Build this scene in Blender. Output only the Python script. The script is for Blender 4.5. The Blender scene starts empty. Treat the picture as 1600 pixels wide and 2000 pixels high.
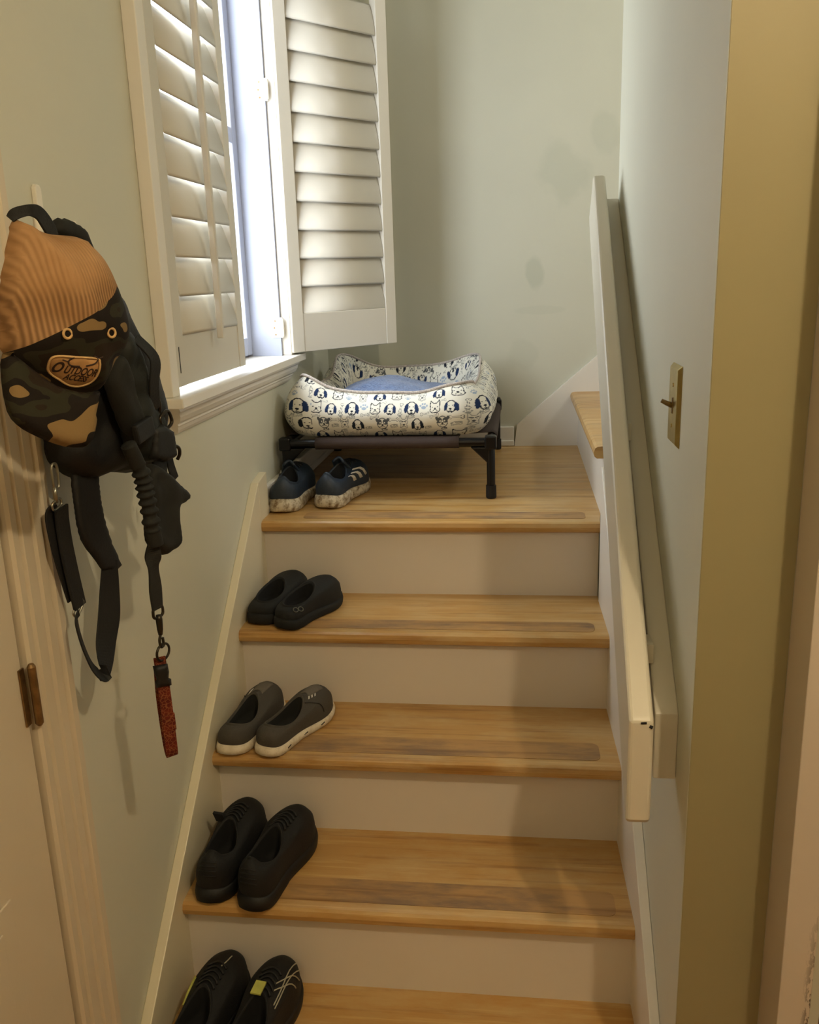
import bpy, bmesh, math, random
import numpy as np
from mathutils import Vector, Matrix, noise
from mathutils.geometry import delaunay_2d_cdt
random.seed(4)
S = bpy.context.scene
C = S.collection
PI = math.pi

# ------------------------------------------------------------------ camera
CAM = Vector((0.65075, -0.94058, 1.54509))
FW = Vector((-0.12168345, 0.95909301, -0.25560465))
RT = Vector((0.99256895, 0.11760714, -0.03123194))
UP = RT.cross(FW)
FPX = 1742.198
cd = bpy.data.cameras.new('camera'); cam = bpy.data.objects.new('camera', cd); C.objects.link(cam)
cd.sensor_fit = 'HORIZONTAL'; cd.sensor_width = 36; cd.lens = FPX / 1600 * 36; cd.clip_start = 0.02
cam.matrix_world = Matrix(((RT.x, UP.x, -FW.x, CAM.x), (RT.y, UP.y, -FW.y, CAM.y), (RT.z, UP.z, -FW.z, CAM.z), (0, 0, 0, 1)))
S.camera = cam
S.view_settings.view_transform = 'Standard'; S.view_settings.look = 'None'
S.view_settings.gamma = 1; S.view_settings.use_curve_mapping = False
S.view_settings.exposure = 0.74

# ------------------------------------------------------------------ light
w = bpy.data.worlds.new('sky'); S.world = w; w.use_nodes = True
bg = w.node_tree.nodes['Background']; bg.inputs[0].default_value = (0.88, 0.94, 1.0, 1); bg.inputs[1].default_value = 6.5
def lamp(name, loc, energy, col, r):
    l = bpy.data.lights.new(name, 'POINT'); l.energy = energy; l.color = col; l.shadow_soft_size = r
    o = bpy.data.objects.new(name, l); C.objects.link(o); o.location = loc
lamp('hall_lamp', (1.20, -0.78, 2.30), 21, (1.0, 0.81, 0.53), 0.025)
lamp('entry_fill', (0.12, -1.7, 2.2), 7.5, (1.0, 0.82, 0.56), 0.25)  # added soft warm fill behind the camera, evens out the hall light
lamp('upstairs_fill', (2.1, 1.55, 2.9), 20, (1.0, 0.98, 0.95), 0.18)  # added neutral fill, unseen, brightens the right of the back wall
pl = bpy.data.lights.new('window_daylight', 'AREA'); pl.shape = 'RECTANGLE'; pl.size = 1.20; pl.size_y = 0.92
pl.cycles.is_portal = True
po = bpy.data.objects.new('window_daylight', pl); C.objects.link(po)
po.location = (-0.17, 1.15, 1.90); po.rotation_euler = (0, -PI/2, 0)

# ------------------------------------------------------------------ helpers
def srgb(r, g, b):
    f = lambda c: ((c/255) / 12.92 if c/255 <= 0.04045 else (((c/255) + 0.055) / 1.055) ** 2.4)
    return (f(r), f(g), f(b), 1)
class NT:
    def __init__(s, name, rough=0.5, metal=0.0, spec=0.5):
        s.m = bpy.data.materials.new(name); s.m.use_nodes = True; s.t = s.m.node_tree
        s.b = s.t.nodes['Principled BSDF']; s.b.inputs['Roughness'].default_value = rough
        s.b.inputs['Metallic'].default_value = metal; s.b.inputs['Specular IOR Level'].default_value = spec
    def n(s, ty, **k):
        n = s.t.nodes.new(ty)
        for a, v in k.items(): setattr(n, a, v)
        return n
    def l(s, a, b): s.t.links.new(a, b)
    def coord(s, scale=(1, 1, 1), rot=(0, 0, 0), loc=(0, 0, 0)):
        tc = s.n('ShaderNodeTexCoord'); mp = s.n('ShaderNodeMapping'); s.l(tc.outputs['Object'], mp.inputs[0])
        mp.inputs['Scale'].default_value = scale; mp.inputs['Rotation'].default_value = rot; mp.inputs['Location'].default_value = loc
        return mp.outputs[0]
    def noise(s, co, scale, detail=3, rough=0.5):
        n = s.n('ShaderNodeTexNoise'); s.l(co, n.inputs['Vector']); n.inputs['Scale'].default_value = scale
        n.inputs['Detail'].default_value = detail; n.inputs['Roughness'].default_value = rough
        return n.outputs['Fac']
    def ramp(s, fac, stops, interp='LINEAR'):
        r = s.n('ShaderNodeValToRGB'); s.l(fac, r.inputs[0]); r.color_ramp.interpolation = interp
        e = r.color_ramp.elements
        while len(e) < len(stops): e.new(0.5)
        for x, (p, c) in zip(e, stops): x.position = p; x.color = c
        return r.outputs['Color']
    def mix(s, fac, a, b, mode='MIX'):
        m = s.n('ShaderNodeMix', data_type='RGBA', blend_type=mode)
        for v, i in ((fac, 0), (a, 6), (b, 7)):
            if isinstance(v, (int, float, tuple)): m.inputs[i].default_value = v
            else: s.l(v, m.inputs[i])
        return m.outputs[2]
    def math(s, op, a, b=0.0, clamp=False):
        m = s.n('ShaderNodeMath', operation=op, use_clamp=clamp)
        for v, i in ((a, 0), (b, 1)):
            if isinstance(v, (int, float)): m.inputs[i].default_value = v
            else: s.l(v, m.inputs[i])
        return m.outputs[0]
    def col(s, c): 
        if isinstance(c, tuple): s.b.inputs['Base Color'].default_value = c
        else: s.l(c, s.b.inputs['Base Color'])
    def bump(s, h, strength=0.3, dist=0.002):
        b = s.n('ShaderNodeBump'); b.inputs['Strength'].default_value = strength; b.inputs['Distance'].default_value = dist
        s.l(h, b.inputs['Height']); s.l(b.outputs[0], s.b.inputs['Normal'])
def W4(v): return (v, v, v, 1)

def mat_paint(name, c, rough=0.5, var=0.06, bump=0.15, bscale=120, spec=0.4):
    t = NT(name, rough, 0, spec); co = t.coord()
    f = t.noise(co, 2.3, 4); dark = tuple(x * (1 - var) for x in c[:3]) + (1,)
    t.col(t.ramp(f, [(0.3, dark), (0.7, c)])); t.bump(t.noise(co, bscale, 2), bump, 0.001)
    return t.m
def mat_flat(name, c, rough=0.5, metal=0.0, spec=0.5, bs=0, bstr=0.3, var=0.15):
    t = NT(name, rough, metal, spec); co = t.coord()
    f = t.noise(co, bs if bs else 40, 3); t.col(t.ramp(f, [(0.3, tuple(x * (1 - var) for x in c[:3]) + (1,)), (0.7, c)]))
    if bs: t.bump(f, bstr, 0.001)
    return t.m
SAGE = srgb(208, 207, 189)
M = {}
def mat_sage_back():
    t = NT('sage_wall_with_patches', 0.45, 0, 0.4); co = t.coord()
    base = t.ramp(t.noise(co, 2.3, 4), [(0.3, tuple(x * .94 for x in SAGE[:3]) + (1,)), (0.7, SAGE)])
    wob = t.noise(co, 9, 3)
    acc = None
    # (x, z, half width, half height, strength): filled patches and scuffs on the back wall
    for x, z, a, b, s in ((0.705, 1.545, .033, .05, .42), (0.80, 1.85, .075, .10, .25), (0.66, 1.27, .05, .05, .18), (0.92, 1.98, .05, .06, .2), (0.72, 1.42, .09, .012, .15)):
        sx = t.n('ShaderNodeSeparateXYZ'); t.l(co, sx.inputs[0])
        dx = t.math('DIVIDE', t.math('SUBTRACT', sx.outputs[0], x), a); dz = t.math('DIVIDE', t.math('SUBTRACT', sx.outputs[2], z), b)
        r = t.math('SQRT', t.math('ADD', t.math('MULTIPLY', dx, dx), t.math('MULTIPLY', dz, dz)))
        r = t.math('ADD', r, t.math('MULTIPLY', t.math('SUBTRACT', wob, 0.5), 1.6))
        f = t.math('MULTIPLY', t.math('MULTIPLY', t.math('SUBTRACT', 1.12, r, True), 3.0, True), s)
        f = t.math('MINIMUM', f, s); acc = f if acc is None else t.math('MAXIMUM', acc, f)
    t.col(t.mix(acc, base, srgb(172, 178, 160))); t.bump(t.noise(co, 130, 2), 0.12, 0.001)
    return t.m
def mat_wood(name, c1, c2, c3, rough=0.38, gloss=0.5, axis='x', wear=None):
    t = NT(name, rough, 0, gloss)
    sc = (1.2, 26, 26) if axis == 'x' else (26, 1.2, 26)
    co = t.coord(sc); wo = t.noise(t.coord((0.6, 2, 2)), 2.0, 2)
    n1 = t.noise(co, 1.6, 5, 0.6); n2 = t.noise(t.coord((3, 130, 130) if axis == 'x' else (130, 3, 130)), 1.0, 3)
    f = t.math('ADD', t.math('MULTIPLY', n1, 0.75), t.math('MULTIPLY', n2, 0.25))
    f = t.math('ADD', f, t.math('MULTIPLY', t.math('SUBTRACT', wo, 0.5), 0.25))
    c = t.ramp(f, [(0.33, c1), (0.47, c2), (0.56, c2), (0.68, c3)])
    if wear:
        m = t.ramp(t.noise(t.coord((3, 9, 9)), 2.2, 5, 0.65), [(0.42, W4(0)), (0.66, W4(1))])
        c = t.mix(t.math('MULTIPLY', m, wear[1]), c, wear[0])
    t.col(c); t.bump(n2, 0.12, 0.0008)
    return t.m
M['wall'] = mat_paint('sage_wall_paint', SAGE)
M['wallback'] = mat_sage_back()
M['shadewall'] = mat_paint('hall_paint_with_shade', srgb(146, 136, 100))  # shadow on the hall face put into the colour as a darker tan
M['hallwall'] = mat_paint('hall_wall_paint', srgb(196, 190, 158))
M['ceil'] = mat_paint('ceiling_paint', srgb(226, 222, 208), 0.8)
M['trim'] = mat_paint('white_trim_paint', srgb(232, 227, 216), 0.35, 0.04, 0.1, 60, 0.5)
M['riser'] = mat_paint('riser_paint', srgb(222, 212, 198), 0.42, 0.06, 0.1, 60, 0.5)
M['shut'] = mat_paint('shutter_paint', srgb(208, 203, 190), 0.4, 0.03, 0.05, 60, 0.5)
M['jamb'] = mat_paint('window_jamb_paint', srgb(172, 178, 196), 0.4, 0.03, 0.05, 60, 0.5)
M['cream'] = mat_paint('cream_trim_paint', srgb(228, 218, 190), 0.35, 0.05, 0.12, 60, 0.5)
M['rail'] = mat_paint('handrail_paint', srgb(208, 202, 184), 0.38, 0.06, 0.25, 22, 0.5)
M['door'] = mat_paint('door_paint', srgb(208, 196, 172), 0.4, 0.04, 0.06, 60, 0.5)
M['pink'] = mat_paint('pinkish_casing_paint', srgb(214, 190, 166), 0.4, 0.06, 0.08, 60, 0.5)
M['tread'] = mat_wood('pine_tread', srgb(144, 100, 48), srgb(188, 146, 84), srgb(214, 178, 118), 0.36, wear=(srgb(204, 178, 128), 0.5))
M['strip'] = mat_wood('worn_grip_strip', srgb(136, 96, 52), srgb(176, 136, 84), srgb(200, 160, 104), 0.5, 0.4, wear=(srgb(124, 100, 76), 0.9))
M['floor'] = mat_wood('hall_floor_wood', srgb(140, 86, 34), srgb(178, 118, 56), srgb(200, 146, 80))
M['darkwood'] = mat_wood('dark_door_wood', srgb(40, 22, 12), srgb(62, 36, 20), srgb(80, 48, 26), axis='y')
M['brass'] = mat_flat('aged_brass', srgb(200, 180, 120), 0.32, 0.9, var=0.25)
M['toggle'] = mat_flat('switch_toggle', srgb(120, 96, 50), 0.4)
M['bronze'] = mat_flat('tarnished_bronze', srgb(150, 118, 76), 0.4, 0.8, bs=60, var=0.45)
M['whiteplastic'] = mat_flat('white_plastic', srgb(236, 230, 214), 0.35, var=0.05)
M['black'] = mat_flat('black_rubber', srgb(8, 8, 8), 0.6, bs=300, bstr=0.2)
M['ink'] = mat_flat('black_hole', srgb(22, 20, 18), 0.9)

def glass():
    t = NT('window_glass', 0.05); t.t.nodes.remove(t.b)
    tr = t.n('ShaderNodeBsdfTransparent'); gl = t.n('ShaderNodeBsdfGlossy'); gl.inputs['Roughness'].default_value = 0.02
    mx = t.n('ShaderNodeMixShader'); mx.inputs[0].default_value = 0.06
    t.l(tr.outputs[0], mx.inputs[1]); t.l(gl.outputs[0], mx.inputs[2]); t.l(mx.outputs[0], t.t.nodes['Material Output'].inputs[0])
    return t.m
M['glass'] = glass()

def at(px, py, x):                       # a point of the photo's frame on the plane x = const (metres)
    d = FW + RT * ((px - 800) / FPX) - UP * ((py - 1000) / FPX)
    return CAM + d * ((x - CAM.x) / d.x)
def mk(name, verts, faces, mat, parent=None, smooth=False, local=False, bevel=0, seg=2, auto=None):
    me = bpy.data.meshes.new(name); me.from_pydata([tuple(v) for v in verts], [], faces)
    bm = bmesh.new(); bm.from_mesh(me); bmesh.ops.recalc_face_normals(bm, faces=bm.faces); bm.to_mesh(me); bm.free()
    if smooth: me.polygons.foreach_set('use_smooth', [True] * len(me.polygons))
    me.update()
    me.materials.append(mat)
    o = bpy.data.objects.new(name, me); C.objects.link(o)
    if parent:
        o.parent = parent
        if not local:
            r = parent
            T = Vector(parent.location) if parent.type == 'EMPTY' else None
            chain = []
            p = parent
            loc = Vector((0, 0, 0))
            while p: loc += p.location; p = p.parent
            o.location = -loc
    if bevel:
        b = o.modifiers.new('bevel', 'BEVEL'); b.width = bevel; b.segments = seg; b.limit_method = 'ANGLE'; b.angle_limit = math.radians(40)
    return o
def thing(name, label, cat, loc=(0, 0, 0), group=None):
    o = bpy.data.objects.new(name, None); o.empty_display_size = 0.05; C.objects.link(o); o.location = loc
    o['label'] = label; o['category'] = cat
    if group: o['group'] = group
    return o
def struct(o): o['kind'] = 'structure'; return o
class G:
    """collects boxes, prisms and tubes into one mesh"""
    def __init__(s): s.v = []; s.f = []
    def add(s, v, f):
        b = len(s.v); s.v += [Vector(p) for p in v]; s.f += [tuple(i + b for i in q) for q in f]; return s
    def box(s, a, b):
        (x0, y0, z0), (x1, y1, z1) = a, b
        return s.hexa([(x0, y0, z0), (x1, y0, z0), (x1, y1, z0), (x0, y1, z0), (x0, y0, z1), (x1, y0, z1), (x1, y1, z1), (x0, y1, z1)])
    def hexa(s, p): return s.add(p, [(0, 3, 2, 1), (4, 5, 6, 7), (0, 1, 5, 4), (1, 2, 6, 5), (2, 3, 7, 6), (3, 0, 4, 7)])
    def prism(s, prof, A, B):
        """prof: points at end A as a list of 3D points, B the same number at the other end"""
        n = len(A); s.add(list(A) + list(B), [tuple(range(n))[::-1], tuple(range(n, 2 * n))] + [(i, (i + 1) % n, n + (i + 1) % n, n + i) for i in range(n)]); return s
    def tube(s, pts, r, n=10, closed=False, cap=True):
        pts = [Vector(p) for p in pts]; m = len(pts); rr = r if isinstance(r, (list, tuple)) else [r] * m
        v = []; N = None
        for i, p in enumerate(pts):
            a = pts[(i - 1) % m] if (closed or i) else p; b = pts[(i + 1) % m] if (closed or i < m - 1) else p
            t = (b - a).normalized()
            if N is None: N = t.orthogonal().normalized()
            N = (N - t * N.dot(t)).normalized(); B = t.cross(N)
            for k in range(n): an = 2 * PI * k / n; v.append(p + (N * math.cos(an) + B * math.sin(an)) * rr[i])
        f = []
        for i in range(m if closed else m - 1):
            for k in range(n): f.append((i * n + k, i * n + (k + 1) % n, ((i + 1) % m) * n + (k + 1) % n, ((i + 1) % m) * n + k))
        if not closed and cap: f += [tuple(range(n))[::-1], tuple(range((m - 1) * n, m * n))]
        return s.add(v, f)
    def make(s, name, mat, parent=None, **k): return mk(name, s.v, s.f, mat, parent, **k)
def catmull(pts, n=8, closed=False):
    P = [Vector(p) for p in pts]; m = len(P); out = []
    for i in range(m if closed else m - 1):
        if closed: a, b, c, d = P[(i - 1) % m], P[i], P[(i + 1) % m], P[(i + 2) % m]
        else: a, b, c, d = P[max(i - 1, 0)], P[i], P[i + 1], P[min(i + 2, m - 1)]
        for k in range(n):
            t = k / n; out.append(0.5 * ((2 * b) + (c - a) * t + (2 * a - 5 * b + 4 * c - d) * t * t + (3 * b - a - 3 * c + d) * t ** 3))
    if not closed: out.append(P[-1])
    return out
def ribbon(name, pts, width, thick, wd, mat, parent, n=8, closed=False, smooth=True):
    """a strap: pts centre line, width along the direction wd (a vector or one per point), thick across it"""
    if not isinstance(wd, list): wd = [wd] * len(pts)
    ww = width if isinstance(width, list) else [width] * len(pts)
    P = catmull(pts, n, closed); D = catmull(wd, n, closed); Wd = catmull([(a, 0, 0) for a in ww], n, closed)
    m = len(P); v = []; f = []
    for i, p in enumerate(P):
        a = P[(i - 1) % m] if (closed or i) else p; b = P[(i + 1) % m] if (closed or i < m - 1) else p
        t = (b - a).normalized(); d = D[i].normalized(); d = (d - t * d.dot(t)).normalized(); nn = t.cross(d); h = Wd[i].x / 2
        for sx, sy in ((-1, -.6), (-.9, -1), (.9, -1), (1, -.6), (1, .6), (.9, 1), (-.9, 1), (-1, .6)): v.append(p + d * h * sx + nn * thick / 2 * sy)
    for i in range(m if closed else m - 1):
        for k in range(8): f.append((i * 8 + k, i * 8 + (k + 1) % 8, ((i + 1) % m) * 8 + (k + 1) % 8, ((i + 1) % m) * 8 + k))
    if not closed: f += [tuple(range(8))[::-1], tuple(range((m - 1) * 8, m * 8))]
    return mk(name, v, f, mat, parent, smooth=False)
def inflate(name, outline, frame, T, mat, parent, back=0.4, res=0.006, D=None, wob=0.0, seed=0, lift=None, smooth=True, seam=None, part2=None):
    """a soft solid: outline in 2D (metres) on the frame (origin, right, up, normal), swelling T towards the normal and back*T behind"""
    O, R_, U_, N_ = frame
    ol = [Vector(p) for p in outline]; m = len(ol); dense = []
    for i in range(m):
        a, b = ol[i], ol[(i + 1) % m]; k = max(1, int((b - a).length / res))
        dense += [a.lerp(b, j / k) for j in range(k)]
    A = np.array([(p.x, p.y) for p in dense]); Bn = np.roll(A, -1, 0)
    def dist(p):
        ab = Bn - A; t = np.clip(((p - A) * ab).sum(1) / np.maximum((ab * ab).sum(1), 1e-12), 0, 1)
        return np.sqrt(((A + ab * t[:, None] - p) ** 2).sum(1).min())
    def inside(p):
        x, y = p; c = (A[:, 1] > y) != (Bn[:, 1] > y)
        xs = (Bn[:, 0] - A[:, 0]) * (y - A[:, 1]) / np.where(Bn[:, 1] == A[:, 1], 1e-9, Bn[:, 1] - A[:, 1]) + A[:, 0]
        return (c & (x < xs)).sum() % 2 == 1
    pts = [tuple(p) for p in A]; nb = len(pts)
    x0, y0 = A.min(0); x1, y1 = A.max(0); ds = [0.0] * nb
    yy = y0 + res * .5; row = 0
    while yy < y1:
        xx = x0 + (res * .5 if row % 2 else 0)
        while xx < x1:
            if inside((xx, yy)):
                d = dist(np.array([xx, yy]))
                if d > res * .45: pts.append((xx, yy)); ds.append(d)
            xx += res
        yy += res * .87; row += 1
    ed = [(i, (i + 1) % nb) for i in range(nb)]
    if seam:
        sd = []
        for a, b in zip(seam, seam[1:]):
            k = max(1, int((Vector(b) - Vector(a)).length / res)); sd += [Vector(a).lerp(Vector(b), j / k) for j in range(k)]
        sd.append(Vector(seam[-1])); sd = [q for q in sd if inside((q.x, q.y))]; b0_ = len(pts)
        pts += [(q.x, q.y) for q in sd]; ds += [dist(np.array([q.x, q.y])) for q in sd]; ed += [(b0_ + i, b0_ + i + 1) for i in range(len(sd) - 1)]
    r = delaunay_2d_cdt([Vector(p) for p in pts], ed, [], 1, 1e-6)
    vv, ff = r[0], r[2]
    dm = D or max(ds)
    key = {}
    for p, d in zip(pts, ds): key[(round(p[0], 6), round(p[1], 6))] = d
    n = len(vv); V = []
    dd = [key.get((round(p.x, 6), round(p.y, 6)), 0.0) for p in vv]
    for sgn in (1, -back):
        for p, d in zip(vv, dd):
            u = min(d / dm, 1); h = T * math.sqrt(max(0, 1 - (1 - u) ** 2)) * sgn
            q = O + R_ * p.x + U_ * p.y
            if wob and d > 0: h += wob * noise.noise(Vector((p.x * 28, p.y * 28, seed))) * u * sgn
            if lift: h += lift(p.x, p.y)
            V.append(q + N_ * h)
    F = [tuple(q) for q in ff] + [tuple(i + n for i in q)[::-1] for q in ff]
    def seal(o):
        bm = bmesh.new(); bm.from_mesh(o.data); bmesh.ops.remove_doubles(bm, verts=bm.verts, dist=1e-5); bmesh.ops.recalc_face_normals(bm, faces=bm.faces); bm.to_mesh(o.data); bm.free()
        o.data.polygons.foreach_set('use_smooth', [smooth] * len(o.data.polygons)); return o
    if part2:
        test = part2[2]
        cen = [sum((vv[i] for i in q), Vector((0, 0))) / len(q) for q in ff]
        res_ = []
        for nm, mt, want in ((name, mat, False), (part2[0], part2[1], True)):
            sel = [tuple(q) for q, c in zip(ff, cen) if test(c) == want]; sel = sel + [tuple(i + n for i in q)[::-1] for q in sel]
            used = sorted({i for q in sel for i in q}); mp = {i: k for k, i in enumerate(used)}
            res_.append(seal(mk(nm, [V[i] for i in used], [tuple(mp[i] for i in q) for q in sel], mt, parent)))
        return res_
    o = mk(name, V, F, mat, parent)
    bm = bmesh.new(); bm.from_mesh(o.data); bmesh.ops.remove_doubles(bm, verts=bm.verts, dist=1e-5); bmesh.ops.recalc_face_normals(bm, faces=bm.faces); bm.to_mesh(o.data); bm.free()
    if smooth: o.data.polygons.foreach_set('use_smooth', [True] * len(o.data.polygons))
    return o

# ------------------------------------------------------------------ room shell
Zk = {0: 0.0, 1: 0.1919, 2: 0.3794, 3: 0.5697, 4: 0.7554, 5: 0.9536}
Yk = {1: 0.2356, 2: 0.4747, 3: 0.7016, 4: 0.9387, 5: 1.1828}
Yr = {1: 0.262, 2: 0.4972, 3: 0.7377, 4: 0.9628, 5: 1.2055}
xR = lambda y: 0.8695 - 0.0238 * (y - 0.2356)
xw = lambda y: 0.8855 - 0.0181 * (y - 0.2)
ZH = 2.45                     # hall ceiling
YB = 2.20                     # back wall
ZT = 4.3                      # stairwell ceiling
YE = 1.172                    # end of the right wall
g = G()   # left wall with the window hole
wy0, wy1, wz0, wz1 = 0.705, 1.585, 1.325, 2.46
for a, b in (((-.16, -3.2, -.1), (-.02, wy0, ZT)), ((-.16, wy1, -.1), (-.02, 2.32, ZT)), ((-.16, wy0, -.1), (-.02, wy1, wz0)), ((-.16, wy0, wz1), (-.02, wy1, ZT))): g.box(a, b)
struct(g.make('wall_left', M['wall']))
struct(G().box((-.02, YB, -.1), (4.0, YB + .12, ZT)).make('wall_back', M['wallback']))
# right wall: the leaf beside the stairs, its hall face and its landing end, all as one solid partition
g = G(); T_ = 0.11
out = [(xw(.2), .2), (1.09, .2), (1.09, .2 + T_), (xw(.2) + T_, .2 + T_), (xw(YE) + T_, YE - T_), (4.0, YE - T_), (4.0, YE), (xw(YE), YE)]
g.prism(None, [(x, y, -.1) for x, y in out], [(x, y, ZT) for x, y in out])
struct(g.make('wall_right', M['wall']))
struct(G().box((.8862, .1985, 0), (1.0035, .2, ZH)).make('wall_hall_front', M['shadewall']))  # thin sheet over the hall face, carries the painted-in shade
struct(G().box((1.9, .2, -.1), (3.0, .31, ZT)).box((1.09, .2, 2.1), (1.9, .31, ZT)).make('wall_hall', M['hallwall']))
struct(G().box((-.02, -3.2, -.1), (3.0, -3.08, ZH)).make('wall_rear', M['hallwall']))
struct(G().box((2.9, -3.08, -.1), (3.0, .2, ZH)).make('wall_hall_right', M['hallwall']))
struct(G().box((-.02, .08, ZH), (1.09, .2, ZT)).make('wall_header', M['wall']))
struct(G().box((-.16, -3.2, ZH), (3.0, .2, ZH + .1)).make('ceiling', M['ceil']))
struct(G().box((-.16, .1, ZT), (4.1, YB + .12, ZT + .1)).make('ceiling_stairwell', M['ceil']))
struct(G().box((4.0, YE - T_, -.1), (4.1, YB + .12, ZT)).make('wall_upper_end', M['wall']))
struct(G().box((-.16, -3.2, -.12), (4.1, YB + .12, -.1)).box((-.02, -3.1, -.1), (2.95, .262, 0)).make('floor', M['floor']))

# ------------------------------------------------------------------ staircase
st = thing('staircase', 'straight flight of pine treads and white risers climbing to a square landing', 'staircase', (0.43, 0.26, 0))
TH = 0.029
def tread(pts_front, pts_back, z, name='tread', par=st):
    """nosed board: front edge (A,B), back edge (D,C) in plan"""
    (ax, ay), (bx, by) = pts_front; (dx, dy), (cx, cy) = pts_back
    prof = [(0.0, -TH * .5), (0.003, -TH * .16), (0.009, -.001), (0.02, 0.0)]
    prof2 = [(0.002, -TH * .85), (0.008, -TH)]
    F = Vector((bx - ax, by - ay, 0)).normalized(); In = Vector((-F.y, F.x, 0))
    if In.dot(Vector((dx - ax, dy - ay, 0))) < 0: In = -In
    A = Vector((ax, ay, z)); B = Vector((bx, by, z))
    pa = [A + In * u + Vector((0, 0, v)) for u, v in prof] + [Vector((dx, dy, z)), Vector((dx, dy, z - TH))] + [A + In * u + Vector((0, 0, v)) for u, v in prof2[::-1]]
    pb = [B + In * u + Vector((0, 0, v)) for u, v in prof] + [Vector((cx, cy, z)), Vector((cx, cy, z - TH))] + [B + In * u + Vector((0, 0, v)) for u, v in prof2[::-1]]
    return G().prism(None, pa, pb).make(name, M['tread'], par)
def strip(x0, x1, y0, y1, z, par, curl=None):
    r = .016; pts = []
    for cx, cy, a0 in ((x1 - r, y0 + r, -PI / 2), (x1 - r, y1 - r, 0), (x0 + r, y1 - r, PI / 2), (x0 + r, y0 + r, PI)):
        for k in range(6): a = a0 + PI / 2 * k / 5; pts.append((cx + r * math.cos(a), cy + r * math.sin(a)))
    return G().prism(None, [(x, y, z + .0001) for x, y in pts], [(x, y, z + .0009) for x, y in pts]).make('grip_strip', M['strip'], par)
for k in (1, 2, 3, 4):
    b = tread(((0.0, Yk[k]), (xR(Yk[k]), Yk[k])), ((0.0, Yr[k + 1] + .008), (xR(Yr[k + 1]), Yr[k + 1] + .008)), Zk[k])
    if k > 1: strip(.06, {2: .832, 3: .818, 4: .822}[k], Yk[k] + .03, Yk[k] + {2: .098, 3: .1, 4: .085}[k], Zk[k], b)
for k in (1, 2, 3, 4, 5):
    G().prism(None, [(0, Yr[k], Zk[k - 1] - (.03 if k > 1 else 0)), (0, Yr[k] + .015, Zk[k - 1] - (.03 if k > 1 else 0)), (0, Yr[k] + .015, Zk[k] - TH), (0, Yr[k], Zk[k] - TH)],
              [(xR(Yr[k]), Yr[k], Zk[k - 1] - (.03 if k > 1 else 0)), (xR(Yr[k]), Yr[k] + .015, Zk[k - 1] - (.03 if k > 1 else 0)), (xR(Yr[k]), Yr[k] + .015, Zk[k] - TH), (xR(Yr[k]), Yr[k], Zk[k] - TH)]).make('riser', M['riser'], st)
xL6 = 0.854
lz = Zk[5]
b = tread(((-.0, Yk[5]), (xR(Yk[5]), Yk[5])), ((-.0, Yk[5] + .115), (xL6 + .004, Yk[5] + .115)), lz, 'landing_nosing')
strip(.10, .815, Yk[5] + .03, Yk[5] + .095, lz, b)
for i in range(6):
    y0 = Yk[5] + .1162 + i * (YB - Yk[5] - .1162) / 6; y1 = y0 + (YB - Yk[5] - .1162) / 6 - .0008
    G().box((-.02 if y0 > 1.26 else 0, y0, lz - .02), (xL6 + .01, y1, lz)).make('landing_board', M['tread'], st)
uz = 1.142
for i in range(4):
    z = uz + .19 * i; x0 = xL6 + .225 * i
    tread(((x0 - .027, YB), (x0 - .027, YE + .0)), ((x0 + .23, YB), (x0 + .23, YE + .0)), z)
    G().box((x0, YE, z - .19 - (.0 if i == 0 else .03)), (x0 + .015, YB, z - TH)).make('riser', M['trim'], st)

# skirt boards
def skirt(name, xin, xout, line, zdrop, mat):
    (y0, z0), (y1, z1) = line
    a = [(xin(y0), y0, z0), (xout(y0), y0, z0), (xout(y0), y0, z0 - zdrop), (xin(y0), y0, z0 - zdrop)]
    b_ = [(xin(y1), y1, z1), (xout(y1), y1, z1), (xout(y1), y1, z1 - zdrop), (xin(y1), y1, z1 - zdrop)]
    return G().prism(None, a, b_).make(name, mat, bevel=.0015)
sl = (1.058 - .271) / (1.189 - .295)
s_ = skirt('trim_1', lambda y: 0.0, lambda y: -.0199, ((.192, .271 - sl * .103), (1.184, .271 + sl * .889)), .55, M['cream']); struct(s_)
struct(G().prism(None, [(0, 1.184, 1.054), (0, 1.262, 1.066), (0, 1.262, .6), (0, 1.184, .6)], [(-.0199, 1.184, 1.054), (-.0199, 1.262, 1.066), (-.0199, 1.262, .6), (-.0199, 1.184, .6)]).make('trim_2', M['cream'], bevel=.0015))
sr = (.542 - .335) / (.532 - .305)
xs_ = lambda y: xR(y) - .0015
s_ = skirt('trim_3', xs_, lambda y: xw(y) - .0002, ((.205, .335 - sr * .10), (YE, .335 + sr * (YE - .305) * .96)), .55, M['trim']); struct(s_)
# diagonal skirt of the upper flight on the back wall
struct(G().prism(None, [(.635, YB - .016, lz), (.644, YB - .016, 1.030), (1.9, YB - .016, 2.11), (1.9, YB - .016, 1.7), (.9, YB - .016, lz - .02)], [(.635, YB, lz), (.644, YB, 1.030), (1.9, YB, 2.11), (1.9, YB, 1.7), (.9, YB, lz - .02)]).make('trim_4', M['trim'], bevel=.001))
g = G().box((.0, YB - .014, lz), (.634, YB, 1.022)).box((0, YB - .019, lz), (.634, YB, lz + .02)); struct(g.make('baseboard_back', M['trim'], bevel=.003))
g = G().box((-.02, 1.264, lz), (-.006, YB, 1.022)).box((-.02, 1.264, lz), (-.001, YB, lz + .02)); struct(g.make('baseboard_left', M['trim'], bevel=.003))

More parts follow.
